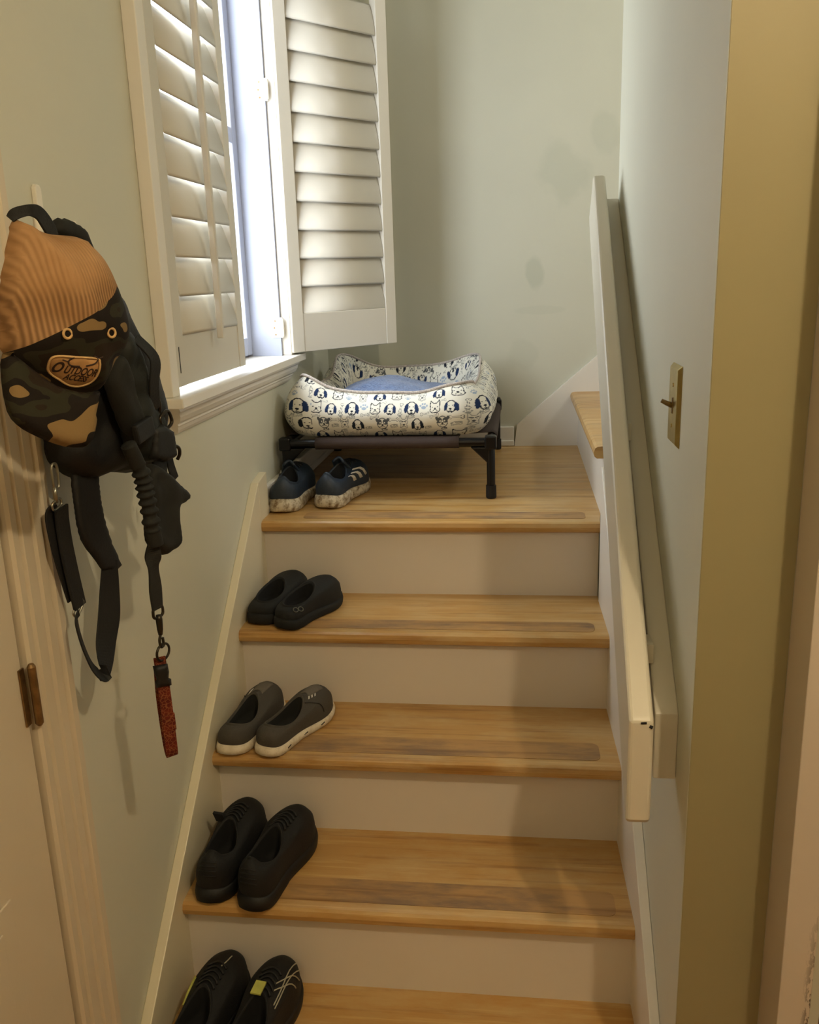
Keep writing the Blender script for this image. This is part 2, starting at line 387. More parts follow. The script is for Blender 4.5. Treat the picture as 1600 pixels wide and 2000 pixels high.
# ------------------------------------------------------------------ window and shutters
SZ = 1.337
win = struct(G().box((-.155, wy0, wz0), (-.12, wy1, SZ + .005)).make('window_1', M['jamb']))
g = G().box((-.155, wy1 - .012, SZ), (-.02, wy1, wz1)).box((-.155, wy0, SZ), (-.02, wy0 + .012, wz1)).box((-.155, wy0 + .012, wz1 - .012), (-.02, wy1 - .012, wz1)); g.make('window_jamb', M['jamb'], win)
g = G(); yA, yB2 = wy0 + .012, wy1 - .012
for a, b in (((-.14, yB2 - .042, SZ + .005), (-.105, yB2, wz1 - .012)), ((-.14, yA, SZ + .005), (-.105, yA + .042, wz1 - .012)), ((-.14, yA + .042, SZ + .005), (-.105, yB2 - .042, SZ + .055)), ((-.14, yA + .042, wz1 - .06), (-.105, yB2 - .042, wz1 - .012)), ((-.14, yA + .042, 1.90), (-.105, yB2 - .042, 1.94))): g.box(a, b)
g.make('sash', M['jamb'], win, bevel=.003)
G().box((-.126, yA + .04, SZ + .05), (-.122, yB2 - .04, wz1 - .05)).make('window_glass', M['glass'], win)
# casing (left leg, head, and right leg behind the open shutter)
g = G()
for y0, y1 in ((.671, .708), (1.583, 1.62)): g.box((-.02, y0, SZ), (.006, y1, wz1 + .05))
g.box((-.02, .708, wz1 - .004), (.006, 1.583, wz1 + .05)); g.make('window_casing', M['trim'], win, bevel=.002)
g = G().box((-.12, yA, SZ - .019), (-.019, yB2, SZ)).box((-.02, .655, SZ - .019), (.030, 1.655, SZ)); g.make('window_sill', M['trim'], win, bevel=.002)
prof = [(-.02, 0), (.014, 0), (.014, -.008), (.010, -.012), (.0085, -.02), (.004, -.03), (-.004, -.036), (-.004, -.040), (-.007, -.043), (-.009, -.050), (-.013, -.056), (-.02, -.06)]
zt = SZ - .0195
A = [(x, .672 + max(0, -z) * .9, zt + z) for x, z in prof]; B = [(x, 1.64 - max(0, -z) * .5, zt + z) for x, z in prof]
G().prism(None, A, B).make('sill_apron', M['trim'], win)

def shutter(name, label, loc, ang, top, botz, wdt, railtop, sp, flip, knob):
    """local: x = depth (room side +), y = away from the hinge, z up; the louvers span between stiles"""
    o = thing(name, label, 'shutter', loc, 'plantation shutter panels of the stair window'); o.rotation_euler = (0, 0, ang)
    S_ = .042; D = .026; h = D / 2
    g = G()
    for y0, y1 in ((0, S_), (wdt - S_, wdt)): g.box((-h, y0, botz), (h, y1, top))
    g.box((-h + .002, S_, botz), (h - .002, wdt - S_, railtop)).box((-h + .002, S_, top - .09), (h - .002, wdt - S_, top)); 
    g.make('shutter_frame', M['shut'], o, local=True, bevel=.002)
    g = G(); n = int((top - .09 - railtop) / sp); a = math.radians(78 if flip else 73); wl = .089
    zz = railtop + sp * .5 + .002
    for i in range(n):
        c = Vector((0, 0, zz + i * sp)); m = 12; sec = []
        for k in range(m):
            t = 2 * PI * k / m; u = math.cos(t) * wl / 2; v = math.sin(t) * .0052
            # louvers lean: top edge to the street, lower edge into the room
            sec.append((-u * math.cos(a) + v * math.sin(a), u * math.sin(a) + v * math.cos(a)))
        g.prism(None, [(x, S_ + .002, c.z + z) for x, z in sec], [(x, wdt - S_ - .002, c.z + z) for x, z in sec])
    lv = g.make('louvers', M['shut'], o, local=True)
    lv.data.polygons.foreach_set('use_smooth', [len(p.vertices) == 4 for p in lv.data.polygons])
    if knob:
        G().box((h + .010, wdt / 2 - .0065, railtop - .022), (h + .024, wdt / 2 + .0065, top - .16)).make('tilt_rod', M['shut'], o, local=True, bevel=.003)
    return o
lsh = shutter('plantation_shutter', 'white louvered shutter panel with tilt rod, closed over the window beside the hanging cap', (-.008, .710, 0), 0, 2.44, 1.352, .435, 1.452, .0729, False, True)
rsh = shutter('plantation_shutter', 'white louvered shutter panel swung open into the stairwell above the dog bed', (.003, 1.588, 0), -math.atan2(.256, .317), 2.43, 1.343, .407, 1.452, .0767, True, False)
# hinges: leaf on the jamb and small leaf on the shutter
def hinge(z):
    o = G().box((-.0435, 1.5705, z - .028), (-.012, 1.573, z + .028)).make('hinge_leaf', M['whiteplastic'], win, bevel=.0008)
    G().tube([(-.011, 1.570, z - .024), (-.011, 1.570, z + .024)], .0032, 8).make('hinge_pin', M['whiteplastic'], o)
    g = G()
    for dx, dz in ((-.033, .019), (-.036, 0), (-.033, -.019)): g.tube([(dx, 1.5702, z + dz), (dx, 1.5713, z + dz)], .0026, 8)
    g.make('screw', M['bronze'], o)
hinge(1.415); hinge(2.035)
c = rsh
g = G().box((-.0132, .003, 1.400), (.004, .008, 1.43)); 
for z in (1.415, 2.035):
    G().box((-.012, -.0022, z - .013), (.004, 0.0, z + .013)).make('hinge_leaf', M['whiteplastic'], rsh, local=True, bevel=.0006)
for z in (1.355, ):
    G().tube([(-.0132, .398, z), (-.0142, .398, z)], .003, 10).make('magnet_screw', M['bronze'], rsh, local=True)
G().box((.0125, .012, 1.378), (.0136, .015, 1.428)).make('hinge_slot', M['ink'], lsh, local=True)

# ------------------------------------------------------------------ handrail
hr = thing('handrail', 'thick cream painted plank handrail climbing the right wall of the stairs', 'handrail', (.82, .225, .76))
def rpt(t, x0, x1, z0, z1): return None
yf, yb = .222, 1.13
zf, zb = .936, 1.746
dirv = Vector((0, yb - yf, zb - zf)).normalized(); perp = Vector((0, dirv.z, -dirv.y))
hb = .172 * dirv.y
tipd = [Vector((0, yb, zb)), Vector((0, yb, zb)) + perp * hb]
r0 = .012
def side(xf, xb):
    p = [Vector((xf, yf, zf - .172 + .01)), Vector((xf, yf + .006, zf - .172)), ]
    p += [Vector((xb, tipd[1].y - .012, tipd[1].z - .012 * .9)), Vector((xb, tipd[1].y + .0, tipd[1].z + .012)), Vector((xb, yb + .008, zb - .018)), Vector((xb, yb - .004, zb - .003))]
    p += [Vector((xf, yf + .006, zf)), Vector((xf, yf, zf - .006))]
    return p
G().prism(None, side(.8045, .8085), side(.8395, .8345)).make('rail', M['rail'], hr, bevel=.006, seg=3)
yb0, yb1 = .285, 1.168
zb0, zb1 = .911, 1.696
G().prism(None, [(.850, yb0, zb0), (.850, yb0, zb0 - .107), (.839, yb1, zb1 - .107), (.839, yb1, zb1)], [(xw(yb0), yb0, zb0), (xw(yb0), yb0, zb0 - .107), (xw(yb1), yb1, zb1 - .107), (xw(yb1), yb1, zb1)]).make('backing_board', M['rail'], hr, bevel=.002)
g = G()
for q in (.15, .5, .85):
    y = yf + (yb - yf) * q; z = zf + (zb - zf) * q
    xa = .8395 + (.8345 - .8395) * q; xb_ = .850 - .011 * q
    G().box((xa - .002, y - .02, z - .09), (xb_ + .004, y + .02, z - .06)).make('spacer', M['rail'], hr)
g = G()
cp = Vector((.833, yf + .0005, zf - .012))
g.tube([cp, cp + Vector((.004, -.0006, -.002))], .0025, 6).tube([cp + Vector((-.012, 0, .004)), cp + Vector((-.004, -.0006, .005))], .0016, 6)
g.make('paint_chip', M['ink'], hr)

# ------------------------------------------------------------------ light switch
sy0, sy1, sz0, sz1 = .372, .442, 1.289, 1.409
yc, zc = (sy0 + sy1) / 2, (sz0 + sz1) / 2
sw = thing('light_switch', 'brass toggle light switch plate on the stair side of the right wall', 'light switch', (xw(yc), yc, zc))
X0 = xw(sy0) - .0003; X1 = xw(sy1) - .0003
A = [(X0, sy0, sz0), (X1, sy1, sz0), (X1, sy1, sz1), (X0, sy0, sz1)]
B = [(X0 - .006, sy0 + .006, sz0 + .006), (X1 - .006, sy1 - .006, sz0 + .006), (X1 - .006, sy1 - .006, sz1 - .006), (X0 - .006, sy0 + .006, sz1 - .006)]
G().prism(None, A, B).make('cover_plate', M['brass'], sw, bevel=.0008)
XF = xw(yc) - .0063
G().hexa([(XF, yc - .004, zc - .012), (XF, yc + .004, zc - .012), (XF, yc + .004, zc + .012), (XF, yc - .004, zc + .012), (XF - .0012, yc - .0035, zc - .0115), (XF - .0012, yc + .0035, zc - .0115), (XF - .0012, yc + .0035, zc + .0115), (XF - .0012, yc - .0035, zc + .0115)]).make('slot', M['toggle'], sw)
G().tube([(XF, yc, zc), (XF - .008, yc, zc + .003), (XF - .016, yc, zc + .007)], [.0045, .0036, .003], 8).make('toggle', M['toggle'], sw, smooth=True)
for dz in (.03, -.03): G().tube([(XF, yc, zc + dz), (XF - .0012, yc, zc + dz)], .003, 10).make('screw', M['brass'], sw)

# ------------------------------------------------------------------ left door, its casing and hinge; right casing and dark door
DZ = 2.05
d1 = struct(G().box((-.02, -.72, .005), (-.006, .082, DZ)).make('door_1', M['door'], bevel=.002))
g = G()
for z0, z1 in ((.18, .78), (.98, 1.9)):
    for y0, y1 in ((-.60, -.36), (-.26, -.02)):
        g.box((-.0062, y0, z0), (-.0035, y1, z1)); g.box((-.0037, y0 + .03, z0 + .03), (-.001, y1 - .03, z1 - .03))
g.make('door_panel', M['door'], d1, bevel=.002)
prof = [(-.02, .090), (-.001, .090), (.004, .093), (.004, .104), (.0005, .107), (.0005, .111), (.005, .114), (.0055, .133), (.0015, .1365), (.0015, .1405), (.0055, .144), (.0065, .159), (.003, .161), (.003, .164), (.0095, .168), (.010, .181), (.006, .184), (-.02, .184)]
def cas(pf, z0, z1): return [(x, y, z0) for x, y in pf], [(x, y, z1) for x, y in pf]
A, B = cas(prof, 0, DZ + .1); G().prism(None, A, B).make('door_casing', M['door'], d1)
g = G().box((-.02, -.82, DZ + .008), (.006, .09, DZ + .1)).box((-.02, -.82, 0), (.006, -.728, DZ + .008)); g.make('door_casing', M['door'], d1, bevel=.002)
hz0, hz1 = .972, 1.062
h = G().box((-.0055, .072, hz0 + .004), (-.0030, .083, hz1 - .004)).make('door_hinge', M['bronze'], d1)
G().tube([(.006, .0865, hz0), (.006, .0865, hz0 + .004), (.006, .0865, hz1 - .004), (.006, .0865, hz1)], [.003, .0058, .0058, .0035], 12).make('hinge_barrel', M['bronze'], h, smooth=False)
h = G().box((-.0055, .072, .2), (-.0030, .083, .29)).make('door_hinge', M['bronze'], d1); G().tube([(.006, .0865, .2), (.006, .0865, .29)], .0055, 12).make('hinge_barrel', M['bronze'], h)

t = NT('worn_casing_paint', .42, 0, .5); co = t.coord()
sx = t.n('ShaderNodeSeparateXYZ'); t.l(co, sx.inputs[0])
edge = t.math('MULTIPLY', t.math('SUBTRACT', sx.outputs[0], 1.033), 90, True)
low = t.math('MULTIPLY', t.math('SUBTRACT', .75, sx.outputs[2]), 5, True)
chip = t.ramp(t.noise(t.coord((3, 3, 1)), 45, 4, .7), [(.50, W4(0)), (.54, W4(1))])
t.col(t.mix(t.math('MULTIPLY', t.math('MULTIPLY', edge, low), chip), t.ramp(t.noise(co, 3, 3), [(.3, srgb(190, 178, 162)), (.7, srgb(200, 188, 172))]), srgb(50, 38, 28)))
d2 = struct(G().box((1.004, .117, 0), (1.046, .2, 2.16)).box((1.046, .117, 2.08), (1.97, .2, 2.16)).box((1.93, .117, 0), (1.97, .2, 2.08)).make('door_2', t.m, bevel=.0015))
G().box((1.06, .235, .01), (1.925, .275, 2.08)).make('door_slab', M['darkwood'], d2)
G().tube([(1.14, .235, 1.0), (1.14, .20, 1.0), (1.14, .17, 1.0)], [.012, .012, .03], 14).make('door_knob', M['brass'], d2, smooth=True)

# ------------------------------------------------------------------ shoes
def sp_interp(tab, t):
    for (a, u), (b, v) in zip(tab, tab[1:]):
        if t <= b:
            q = (t - a) / (b - a); q = q * q * (3 - 2 * q) if False else q
            return u + (v - u) * q
    return tab[-1][1]
FW_TAB = [(0, .0), (.012, .33), (.04, .58), (.09, .76), (.18, .82), (.3, .78), (.42, .78), (.55, .88), (.68, 1.0), (.78, .98), (.87, .86), (.94, .64), (.98, .40), (1, 0)]
def foot(L, Wd, n, side, grow=0.0):
    """closed outline, index 0 = heel centre, n/2 = toe centre; side +1 right shoe (big toe on -x)"""
    out = []
    for i in range(n):
        a = 2 * PI * i / n; s = 1 if a <= PI else -1; tt = .5 - .5 * math.cos(a if a <= PI else 2 * PI - a)
        t_ = tt; wv = sp_interp(FW_TAB, t_) * Wd / 2
        cx = side * (-.09 * Wd * math.sin(PI * min(1, t_ * 1.05)) * (1 if t_ < .7 else 1) + .02 * Wd) - side * .10 * Wd * max(0, t_ - .6) / .4
        out.append(Vector((s * (wv + (grow if wv > 1e-6 else 0)) + cx, t_ * L + (-(grow) if t_ < .01 else (grow if t_ > .99 else 0)), 0)))
    for it in range(2):
        out = [(out[i - 1] + out[i] * 2 + out[(i + 1) % n]) / 4 for i in range(n)]
    return out
class Shoe:
    def __init__(s, L, Wd, side, st, coll, zc, toe_h, name, label, loc, rot, mats, group, spring=.012, heel_flare=0, soleprof=None, n=56, bulge=1.0, toe_pow=2.2, tilt=0.0):
        """coll=(y centre, semi length, semi width) of the opening as fractions; zc(a) height of the rim at angle a (0 heel, pi instep)"""
        s.o = thing(name, label, 'shoe', loc, group); s.o.rotation_euler = (tilt, 0, rot)
        s.L, s.Wd, s.n = L, Wd, n
        F = foot(L, Wd * .94, n, side); s.F = F
        st_at = lambda y: soleprof(y / L) if soleprof else st
        spr = lambda y: spring * max(0, (y / L - .72) / .28) ** 2 + spring * .35 * max(0, (.1 - y / L) / .1) ** 2
        s.base = lambda p: spr(p.y) + st_at(p.y)
        Co = []
        for i in range(n):
            a = 2 * PI * i / n; cx = side * (-.03 * Wd)
            Co.append(Vector((cx + coll[2] * Wd * math.sin(a) * (1 - .12 * math.cos(a) * -1), L * (coll[0] - coll[1] * math.cos(a)), zc(a if a <= PI else 2 * PI - a))))
        s.Co = Co
        m = 16; V = []; f = []
        for j in range(m + 1):
            u = j / m
            for i in range(n): V.append(s.surf(u, i, toe_pow, bulge, toe_h))
        s.args = (toe_pow, bulge, toe_h)
        for j in range(m):
            for i in range(n): f.append((j * n + i, j * n + (i + 1) % n, (j + 1) * n + (i + 1) % n, (j + 1) * n + i))
        # rim roll
        cen = sum(Co, Vector()) / n
        for k, (ins, dz) in enumerate(((.02, .0035), (.07, .003), (.11, -.002))):
            b = len(V)
            for i in range(n):
                p = Co[i]; d = Vector((cen.x - p.x, cen.y - p.y, 0)); V.append(p + d * ins + Vector((0, 0, dz)))
            for i in range(n): f.append((b - n + i, b - n + (i + 1) % n, b + (i + 1) % n, b + i))
        up = mk('upper', V, f, mats[0], s.o, smooth=True, local=True); s.up = up
        # lining
        V2 = V[-n:]; f2 = []; V2 = list(V2)
        for ins, zz in ((.13, .7), (.13, .35), (.16, .04)):
            b = len(V2)
            for i in range(n):
                p = Co[i]; d = Vector((cen.x - p.x, cen.y - p.y, 0)); bz = s.base(p) + .004; V2.append(Vector((p.x + d.x * ins, p.y + d.y * ins, bz + (p.z - bz) * zz)))
            for i in range(n): f2.append((b - n + i, b - n + (i + 1) % n, b + (i + 1) % n, b + i))
        f2.append(tuple(range(len(V2) - n, len(V2))))
        mk('lining', V2, f2, mats[2], s.o, smooth=True, local=True)
        # sole
        V3 = []; f3 = []
        levels = ((-.003, 0.0), (.003, .12), (.0045, .5), (.003, .88), (-.001, 1.0), (-.006, 1.0))
        for gr, q in levels:
            fo = foot(L, Wd * .94, n, side)
            cen2 = Vector((0, L / 2, 0))
            for i, p in enumerate(fo):
                d = Vector((p.x - sum(x.x for x in fo) / n, (p.y - L / 2) * .35, 0)); d = d.normalized() if d.length > 1e-6 else d
                g_ = gr + heel_flare * (1 - q) * (1 if p.y < L * .35 else .3)
                V3.append(Vector((p.x + d.x * g_, p.y + (d.y * g_) - (heel_flare * .8 * (1 - q) if p.y < .04 * L else 0), spr(p.y) + (st_at(p.y)) * q)))
        for j in range(len(levels) - 1):
            for i in range(n): f3.append((j * n + i, j * n + (i + 1) % n, (j + 1) * n + (i + 1) % n, (j + 1) * n + i))
        f3.append(tuple(range(n))[::-1]); f3.append(tuple(range((len(levels) - 1) * n, len(levels) * n)))
        s.sole = mk('sole', V3, f3, mats[1], s.o, smooth=True, local=True)
    def surf(s, u, i, tp=None, bulge=None, toe_h=None, off=0.0):
        if tp is None: tp, bulge, toe_h = s.args
        n = s.n; i0 = int(math.floor(i)) % n; fr = i - math.floor(i)
        def P(k):
            F, Cc = s.F[k], s.Co[k]; zb = s.base(F)
            hd = (Vector((Cc.x, Cc.y, 0)) - Vector((F.x, F.y, 0))).length; vd = max(Cc.z - zb, .002)
            long_ = min(1, max(0, hd / max(vd, .01) - .35) / 1.2)
            hh = math.sin(u * PI / 2) ** (1 / (1 + .0 * tp)); hl = u
            mm = 1 - math.cos(u * PI / 2); 
            # long stretches (toe) rise first to the toe box height, then ramp up to the instep
            a_h = min(1, toe_h / vd) if vd > 0 else 1
            u1 = min(1, u / .35); rise = a_h * math.sin(u1 * PI / 2); ramp = (1 - a_h) * max(0, (u - .12) / .88) ** 1.15
            h1 = rise + ramp; m1 = (1 - math.cos(u1 * PI / 2)) * .20 + .80 * max(0, (u - .12) / .88)
            h = hh * (1 - long_) + h1 * long_; m_ = mm * (1 - long_) + m1 * long_
            out = Vector((F.x, F.y - s.L * .5, 0)); out = out.normalized() if out.length > 0 else out
            bl = math.sin(u * PI) * .004 * bulge * (1 - long_)
            return Vector((F.x + (Cc.x - F.x) * m_ + out.x * bl, F.y + (Cc.y - F.y) * m_ + out.y * bl, zb + (Cc.z - zb) * h))
        return P(i0).lerp(P((i0 + 1) % n), fr)
    def normal(s, u, i):
        a = s.surf(u, i + .6) - s.surf(u, i - .6); b = s.surf(min(u + .04, 1), i) - s.surf(max(u - .04, 0), i); nn = b.cross(a)
        if nn.length < 1e-9: return Vector((0, 0, 1))
        nn.normalize(); c = s.surf(u, i) - Vector((0, s.surf(u, i).y, s.base(s.surf(u, i))))
        return nn if nn.dot(c + Vector((0, 0, .01))) > 0 else -nn
    def patch(s, name, pts4, mat, off=.0015, nn=6):
        """a thin piece lying on the upper; pts4 are (u, index) corners"""
        V = []; f = []
        for lay in (0.0003, off):
            for a in range(nn + 1):
                for b in range(nn + 1):
                    p = [pts4[0][k] * (1 - a / nn) * (1 - b / nn) + pts4[1][k] * (a / nn) * (1 - b / nn) + pts4[2][k] * (a / nn) * (b / nn) + pts4[3][k] * (1 - a / nn) * (b / nn) for k in (0, 1)]
                    V.append(s.surf(p[0], p[1]) + s.normal(p[0], p[1]) * lay)
        N = (nn + 1) ** 2; idx = lambda a, b, l: l * N + a * (nn + 1) + b
        for a in range(nn):
            for b in range(nn):
                f.append((idx(a, b, 1), idx(a + 1, b, 1), idx(a + 1, b + 1, 1), idx(a, b + 1, 1))); f.append((idx(a, b, 0), idx(a, b + 1, 0), idx(a + 1, b + 1, 0), idx(a + 1, b, 0)))
            for b in (0, nn): f.append((idx(a, b, 0), idx(a + 1, b, 0), idx(a + 1, b, 1), idx(a, b, 1))); f.append((idx(b, a, 0), idx(b, a + 1, 0), idx(b, a + 1, 1), idx(b, a, 1)))
        return mk(name, V, f, mat, s.o, smooth=True, local=True)
    def line(s, name, pts, r, mat, lift=.001):
        P = catmull([(a, b, 0) for a, b in pts], 6); return G().tube([s.surf(p.x, p.y) + s.normal(p.x, p.y) * lift for p in P], r, 6).make(name, mat, s.o, smooth=True, local=True)
    def laces(s, mat, rows=4, y0=.62, y1=.78, hw=.20):
        g = G(); n = s.n
        for k in range(rows):
            q = k / max(1, rows - 1); u = .93 - .42 * q
            pts = []
            for j in range(9):
                i_ = n / 2 + (j / 8 - .5) * n * hw * (1 - .25 * q); pts.append(s.surf(u, i_) + s.normal(u, i_) * .0025)
            g.tube(pts, .0022, 6)
        return g.make('laces', mat, s.o, smooth=True, local=True)
def mat_dirty(name, c, d):
    t = NT(name, .6, 0, .3); co = t.coord(); f = t.ramp(t.noise(co, 55, 5, .7), [(.42, W4(0)), (.62, W4(1))])
    t.col(t.mix(f, c, d)); t.bump(t.noise(co, 90, 3), .4, .001); return t.m
M['navy'] = mat_flat('navy_knit', srgb(34, 46, 60), .55, bs=260, bstr=.4)
M['navyin'] = mat_flat('navy_lining', srgb(16, 20, 28), .8, bs=200)
M['dirtysole'] = mat_dirty('dirty_white_sole', srgb(206, 196, 172), srgb(120, 98, 68))
M['stripe'] = mat_flat('white_stripe', srgb(222, 216, 204), .5, var=.08)
M['blackknit'] = mat_flat('black_knit', srgb(11, 10, 9), .75, bs=260, bstr=.5)
M['blackin'] = mat_flat('black_lining', srgb(7, 7, 7), .9)
M['blackfoam'] = mat_flat('black_foam', srgb(13, 14, 12), .8, bs=150, bstr=.3)
M['logogrey'] = mat_flat('grey_print', srgb(92, 92, 80), .6)
M['greycanvas'] = mat_flat('grey_canvas', srgb(72, 66, 58), .8, bs=400, bstr=.6)
M['greymesh'] = mat_flat('grey_mesh', srgb(106, 98, 86), .8, bs=500, bstr=.8)
M['darkgreyin'] = mat_flat('dark_grey_lining', srgb(24, 24, 20), .9)
M['whitesole'] = mat_dirty('off_white_sole', srgb(226, 214, 190), srgb(206, 190, 162))
M['lime'] = mat_flat('yellow_green_tag', srgb(190, 190, 90), .5, var=.3)
M['silver'] = mat_flat('silver_print', srgb(176, 170, 146), .4, var=.1)

def rim(h, back, side_, tab=0, tabw=.3):
    def z(a):
        c = (1 - math.cos(a)) / 2           # 0 heel, 1 instep
        dip = math.sin(a) ** 2
        v = back + (h - back) * c - side_ * dip
        if a < tabw: v += tab * (1 - (a / tabw) ** 2)
        return v
    return z
GR = {k: 'pairs of shoes parked along the left edge of the stairs' for k in range(1)}
# pair on the landing: navy running shoes, heels to the hall
def runner(side, label, loc, rot):
    s = Shoe(.285, .104, side, .03, (.29, .20, .29), rim(.098, .080, .022, .012, .5), .052, 'running_shoe', label, loc, rot, (M['navy'], M['dirtysole'], M['navyin']), 'navy running shoes on the landing', spring=.016, heel_flare=.004,
             soleprof=lambda t: .034 - .012 * max(0, t - .35) / .65)
    n = s.n; sg = side
    for k in range(3):
        i0 = n * (.245 + .042 * k) if sg > 0 else n * (1 - .245 - .042 * k); d = n * .0095
        s.patch('side_stripe', [(.12, i0 - d), (.12, i0 + d), (.72, i0 + d * .8 + sg * n * .012), (.72, i0 - d * .8 + sg * n * .012)], M['stripe'])
    # padded tongue
    cen = s.surf(1, n / 2)
    g = G(); A = []
    for q in range(7): pass
    V = []; f = []
    for a in range(9):
        for b in range(7):
            x = (b / 6 - .5); y = cen.y + .012 - a * .004; V.append(Vector((cen.x + x * .052 * (1 - .04 * a), y - .01 * (4 * x * x), cen.z - .004 + a * .0032 - .012 * 4 * x * x)))
    for a in range(8):
        for b in range(6): f.append((a * 7 + b, a * 7 + b + 1, (a + 1) * 7 + b + 1, (a + 1) * 7 + b))
    o = mk('tongue', V, f, M['navy'], s.o, smooth=True, local=True); md = o.modifiers.new('solid', 'SOLIDIFY'); md.thickness = .006
    s.laces(M['navyin'], 4)
    return s
runner(-1, 'left navy running shoe with dirty white sole under the front of the dog bed', (.034, 1.262, lz + .0005), math.radians(3))
runner(1, 'right navy running shoe showing three white side stripes under the dog bed', (.141, 1.305, lz + .0005), math.radians(-11))
# step 4: black foam clogs, toes to the front left
def clog(side, label, loc, rot, logo):
    s = Shoe(.228, .096, side, .026, (.34, .23, .33), rim(.078, .050, .006), .048, 'foam_clog', label, loc, rot, (M['blackfoam'], M['blackfoam'], M['blackin']), 'black foam clogs on the stairs', spring=.012, soleprof=lambda t: .027 - .005 * t)
    if logo:
        i0 = s.n * (.115 if side > 0 else .885)
        for d in (-1.15, 1.15):
            c_ = s.surf(.55, i0 + d * .95); nn = s.normal(.55, i0); t1 = (s.surf(.55, i0 + 1) - s.surf(.55, i0 - 1)).normalized(); t2 = nn.cross(t1)
            G().tube([c_ + nn * .0012 + t1 * .0062 * math.cos(q * PI / 8) + t2 * .0058 * math.sin(q * PI / 8) for q in range(16)], .0011, 6, closed=True).make('logo_ring', M['logogrey'], s.o, local=True, smooth=True)
    return s
clog(1, 'black foam clog with two grey logo rings on its heel side', (.102, .946, Zk[4] + .0005), math.radians(-24), True)
clog(-1, 'black foam clog half hidden against the left skirt board', (.036, .972, Zk[4] + .0005), math.radians(-12), False)
# step 3: grey canvas slip ons
def slipon(side, label, loc, rot):
    s = Shoe(.245, .092, side, .018, (.35, .25, .31), rim(.078, .060, .020), .046, 'slip_on_shoe', label, loc, rot, (M['greycanvas'], M['whitesole'], M['darkgreyin']), 'grey canvas slip on shoes on the stairs', spring=.012, heel_flare=.002, soleprof=lambda t: .022 - .006 * t)
    n = s.n; sg = side
    s.patch('toe_mesh', [(.30, n * .44), (.30, n * .56), (.85, n * .58), (.85, n * .42)], M['greymesh'], .0012)
    for k in range(3):
        i0 = n * (.415 if sg > 0 else .585); u = .80 - .12 * k
        s.patch('side_stitch', [(u, i0 - .5), (u + .05, i0 - .5), (u + .05, i0 + .9), (u, i0 + .9)], M['stripe'], .0015, 2)
    s.line('seam', [(.1, n * (.32 if sg > 0 else .68)), (.5, n * (.35 if sg > 0 else .65)), (.98, n * (.39 if sg > 0 else .61))], .0009, M['darkgreyin'])
    g = G()
    for k in range(3):
        i0 = int(n * (.16 + .075 * k)) if sg > 0 else int(n * (.84 - .075 * k)); p = s.F[i0]; q = s.F[(i0 + 1) % n]; d = (q - p).normalized(); o_ = Vector((d.y, -d.x, 0)); o_ = o_ if o_.dot(p - Vector((0, p.y, 0))) > 0 else -o_
        c_ = p + o_ * .0042 + Vector((0, 0, .010)); G().tube([c_ - d * .006, c_ + d * .006 + Vector((0, 0, .002))], .0012, 6).make('sole_vent', M['ink'], s.o, local=True)
    return s
slipon(-1, 'left grey slip on shoe, its heel beside the left skirt board', (.036, .700, Zk[3] + .0005), math.radians(-8))
slipon(1, 'right grey slip on shoe with white stitches beside its laceless opening', (.112, .702, Zk[3] + .0005), math.radians(-24))
# step 2: black sneakers
def sneaker(side, label, loc, rot, tab):
    s = Shoe(.262, .098, side, .026, (.30, .21, .30), rim(.105, .090, .022, .010, .5), .058, 'sneaker', label, loc, rot, (M['blackknit'], M['black'], M['blackin']), 'all black sneakers on the stairs', spring=.012, heel_flare=.003, soleprof=lambda t: .030 - .006 * t)
    n = s.n
    for k in range(4): s.line('heel_rib', [(.30 + .11 * k, -n * .045), (.30 + .11 * k, 0), (.30 + .11 * k, n * .045)], .0011, M['logogrey'] if False else M['black'])
    s.laces(M['black'], 5)
    if tab:
        p = s.surf(1, n / 2); G().hexa([p + Vector(v) for v in ((-.03, -.004, -.01), (-.006, -.004, -.012), (-.006, .006, -.012), (-.03, .006, -.01), (-.034, -.010, .012), (-.014, -.010, .010), (-.014, -.002, .010), (-.034, -.002, .012))]).make('tongue', M['blackknit'], s.o, local=True)
    return s
sneaker(-1, 'left all black sneaker with its tongue sticking up beside the skirt board', (.056, .477, Zk[2] + .0005), math.radians(-2), True)
sneaker(1, 'right all black sneaker turned outward, heel on the tread edge', (.140, .462, Zk[2] + .0005), math.radians(-13), False)
# step 1: black trainers with yellow green details
def trainer(side, label, loc, rot):
    s = Shoe(.265, .100, side, .026, (.30, .21, .29), rim(.100, .085, .020, .010, .5), .056, 'trainer', label, loc, rot, (M['blackknit'], M['black'], M['blackin']), 'black trainers on the lowest step', spring=.014, soleprof=lambda t: .030 - .006 * t)
    n = s.n; sg = side
    s.laces(M['black'], 5)
    if side > 0:
        for pts in ([(.15, n * .335), (.5, n * .37), (.80, n * .405)], [(.12, n * .365), (.45, n * .395), (.72, n * .425)], [(.80, n * .335), (.5, n * .375), (.14, n * .43)], [(.72, n * .31), (.42, n * .355), (.10, n * .405)]):
            s.line('side_logo', pts, .0012, M['silver'])
        p = s.surf(.96, n / 2) + Vector((-.005, -.006, .006))
        G().hexa([p + Vector(v) for v in ((-.010, -.014, -.003), (.010, -.014, -.003), (.010, .014, -.0005), (-.010, .014, -.0005), (-.010, -.014, 0), (.010, -.014, 0), (.010, .014, .0025), (-.010, .014, .0025))]).make('tongue_label', M['lime'], s.o, local=True)
    else:
        s.line('side_logo', [(.35, n * .66), (.45, n * .70), (.40, n * .75)], .0028, M['lime'])
        s.line('toe_stripe', [(.55, n * .465), (.42, n * .455), (.30, n * .45)], .0012, M['silver'])
    return s
trainer(-1, 'left black trainer with a yellow green side mark on the lowest step', (.060, .238, Zk[1] + .0005), math.radians(-5))
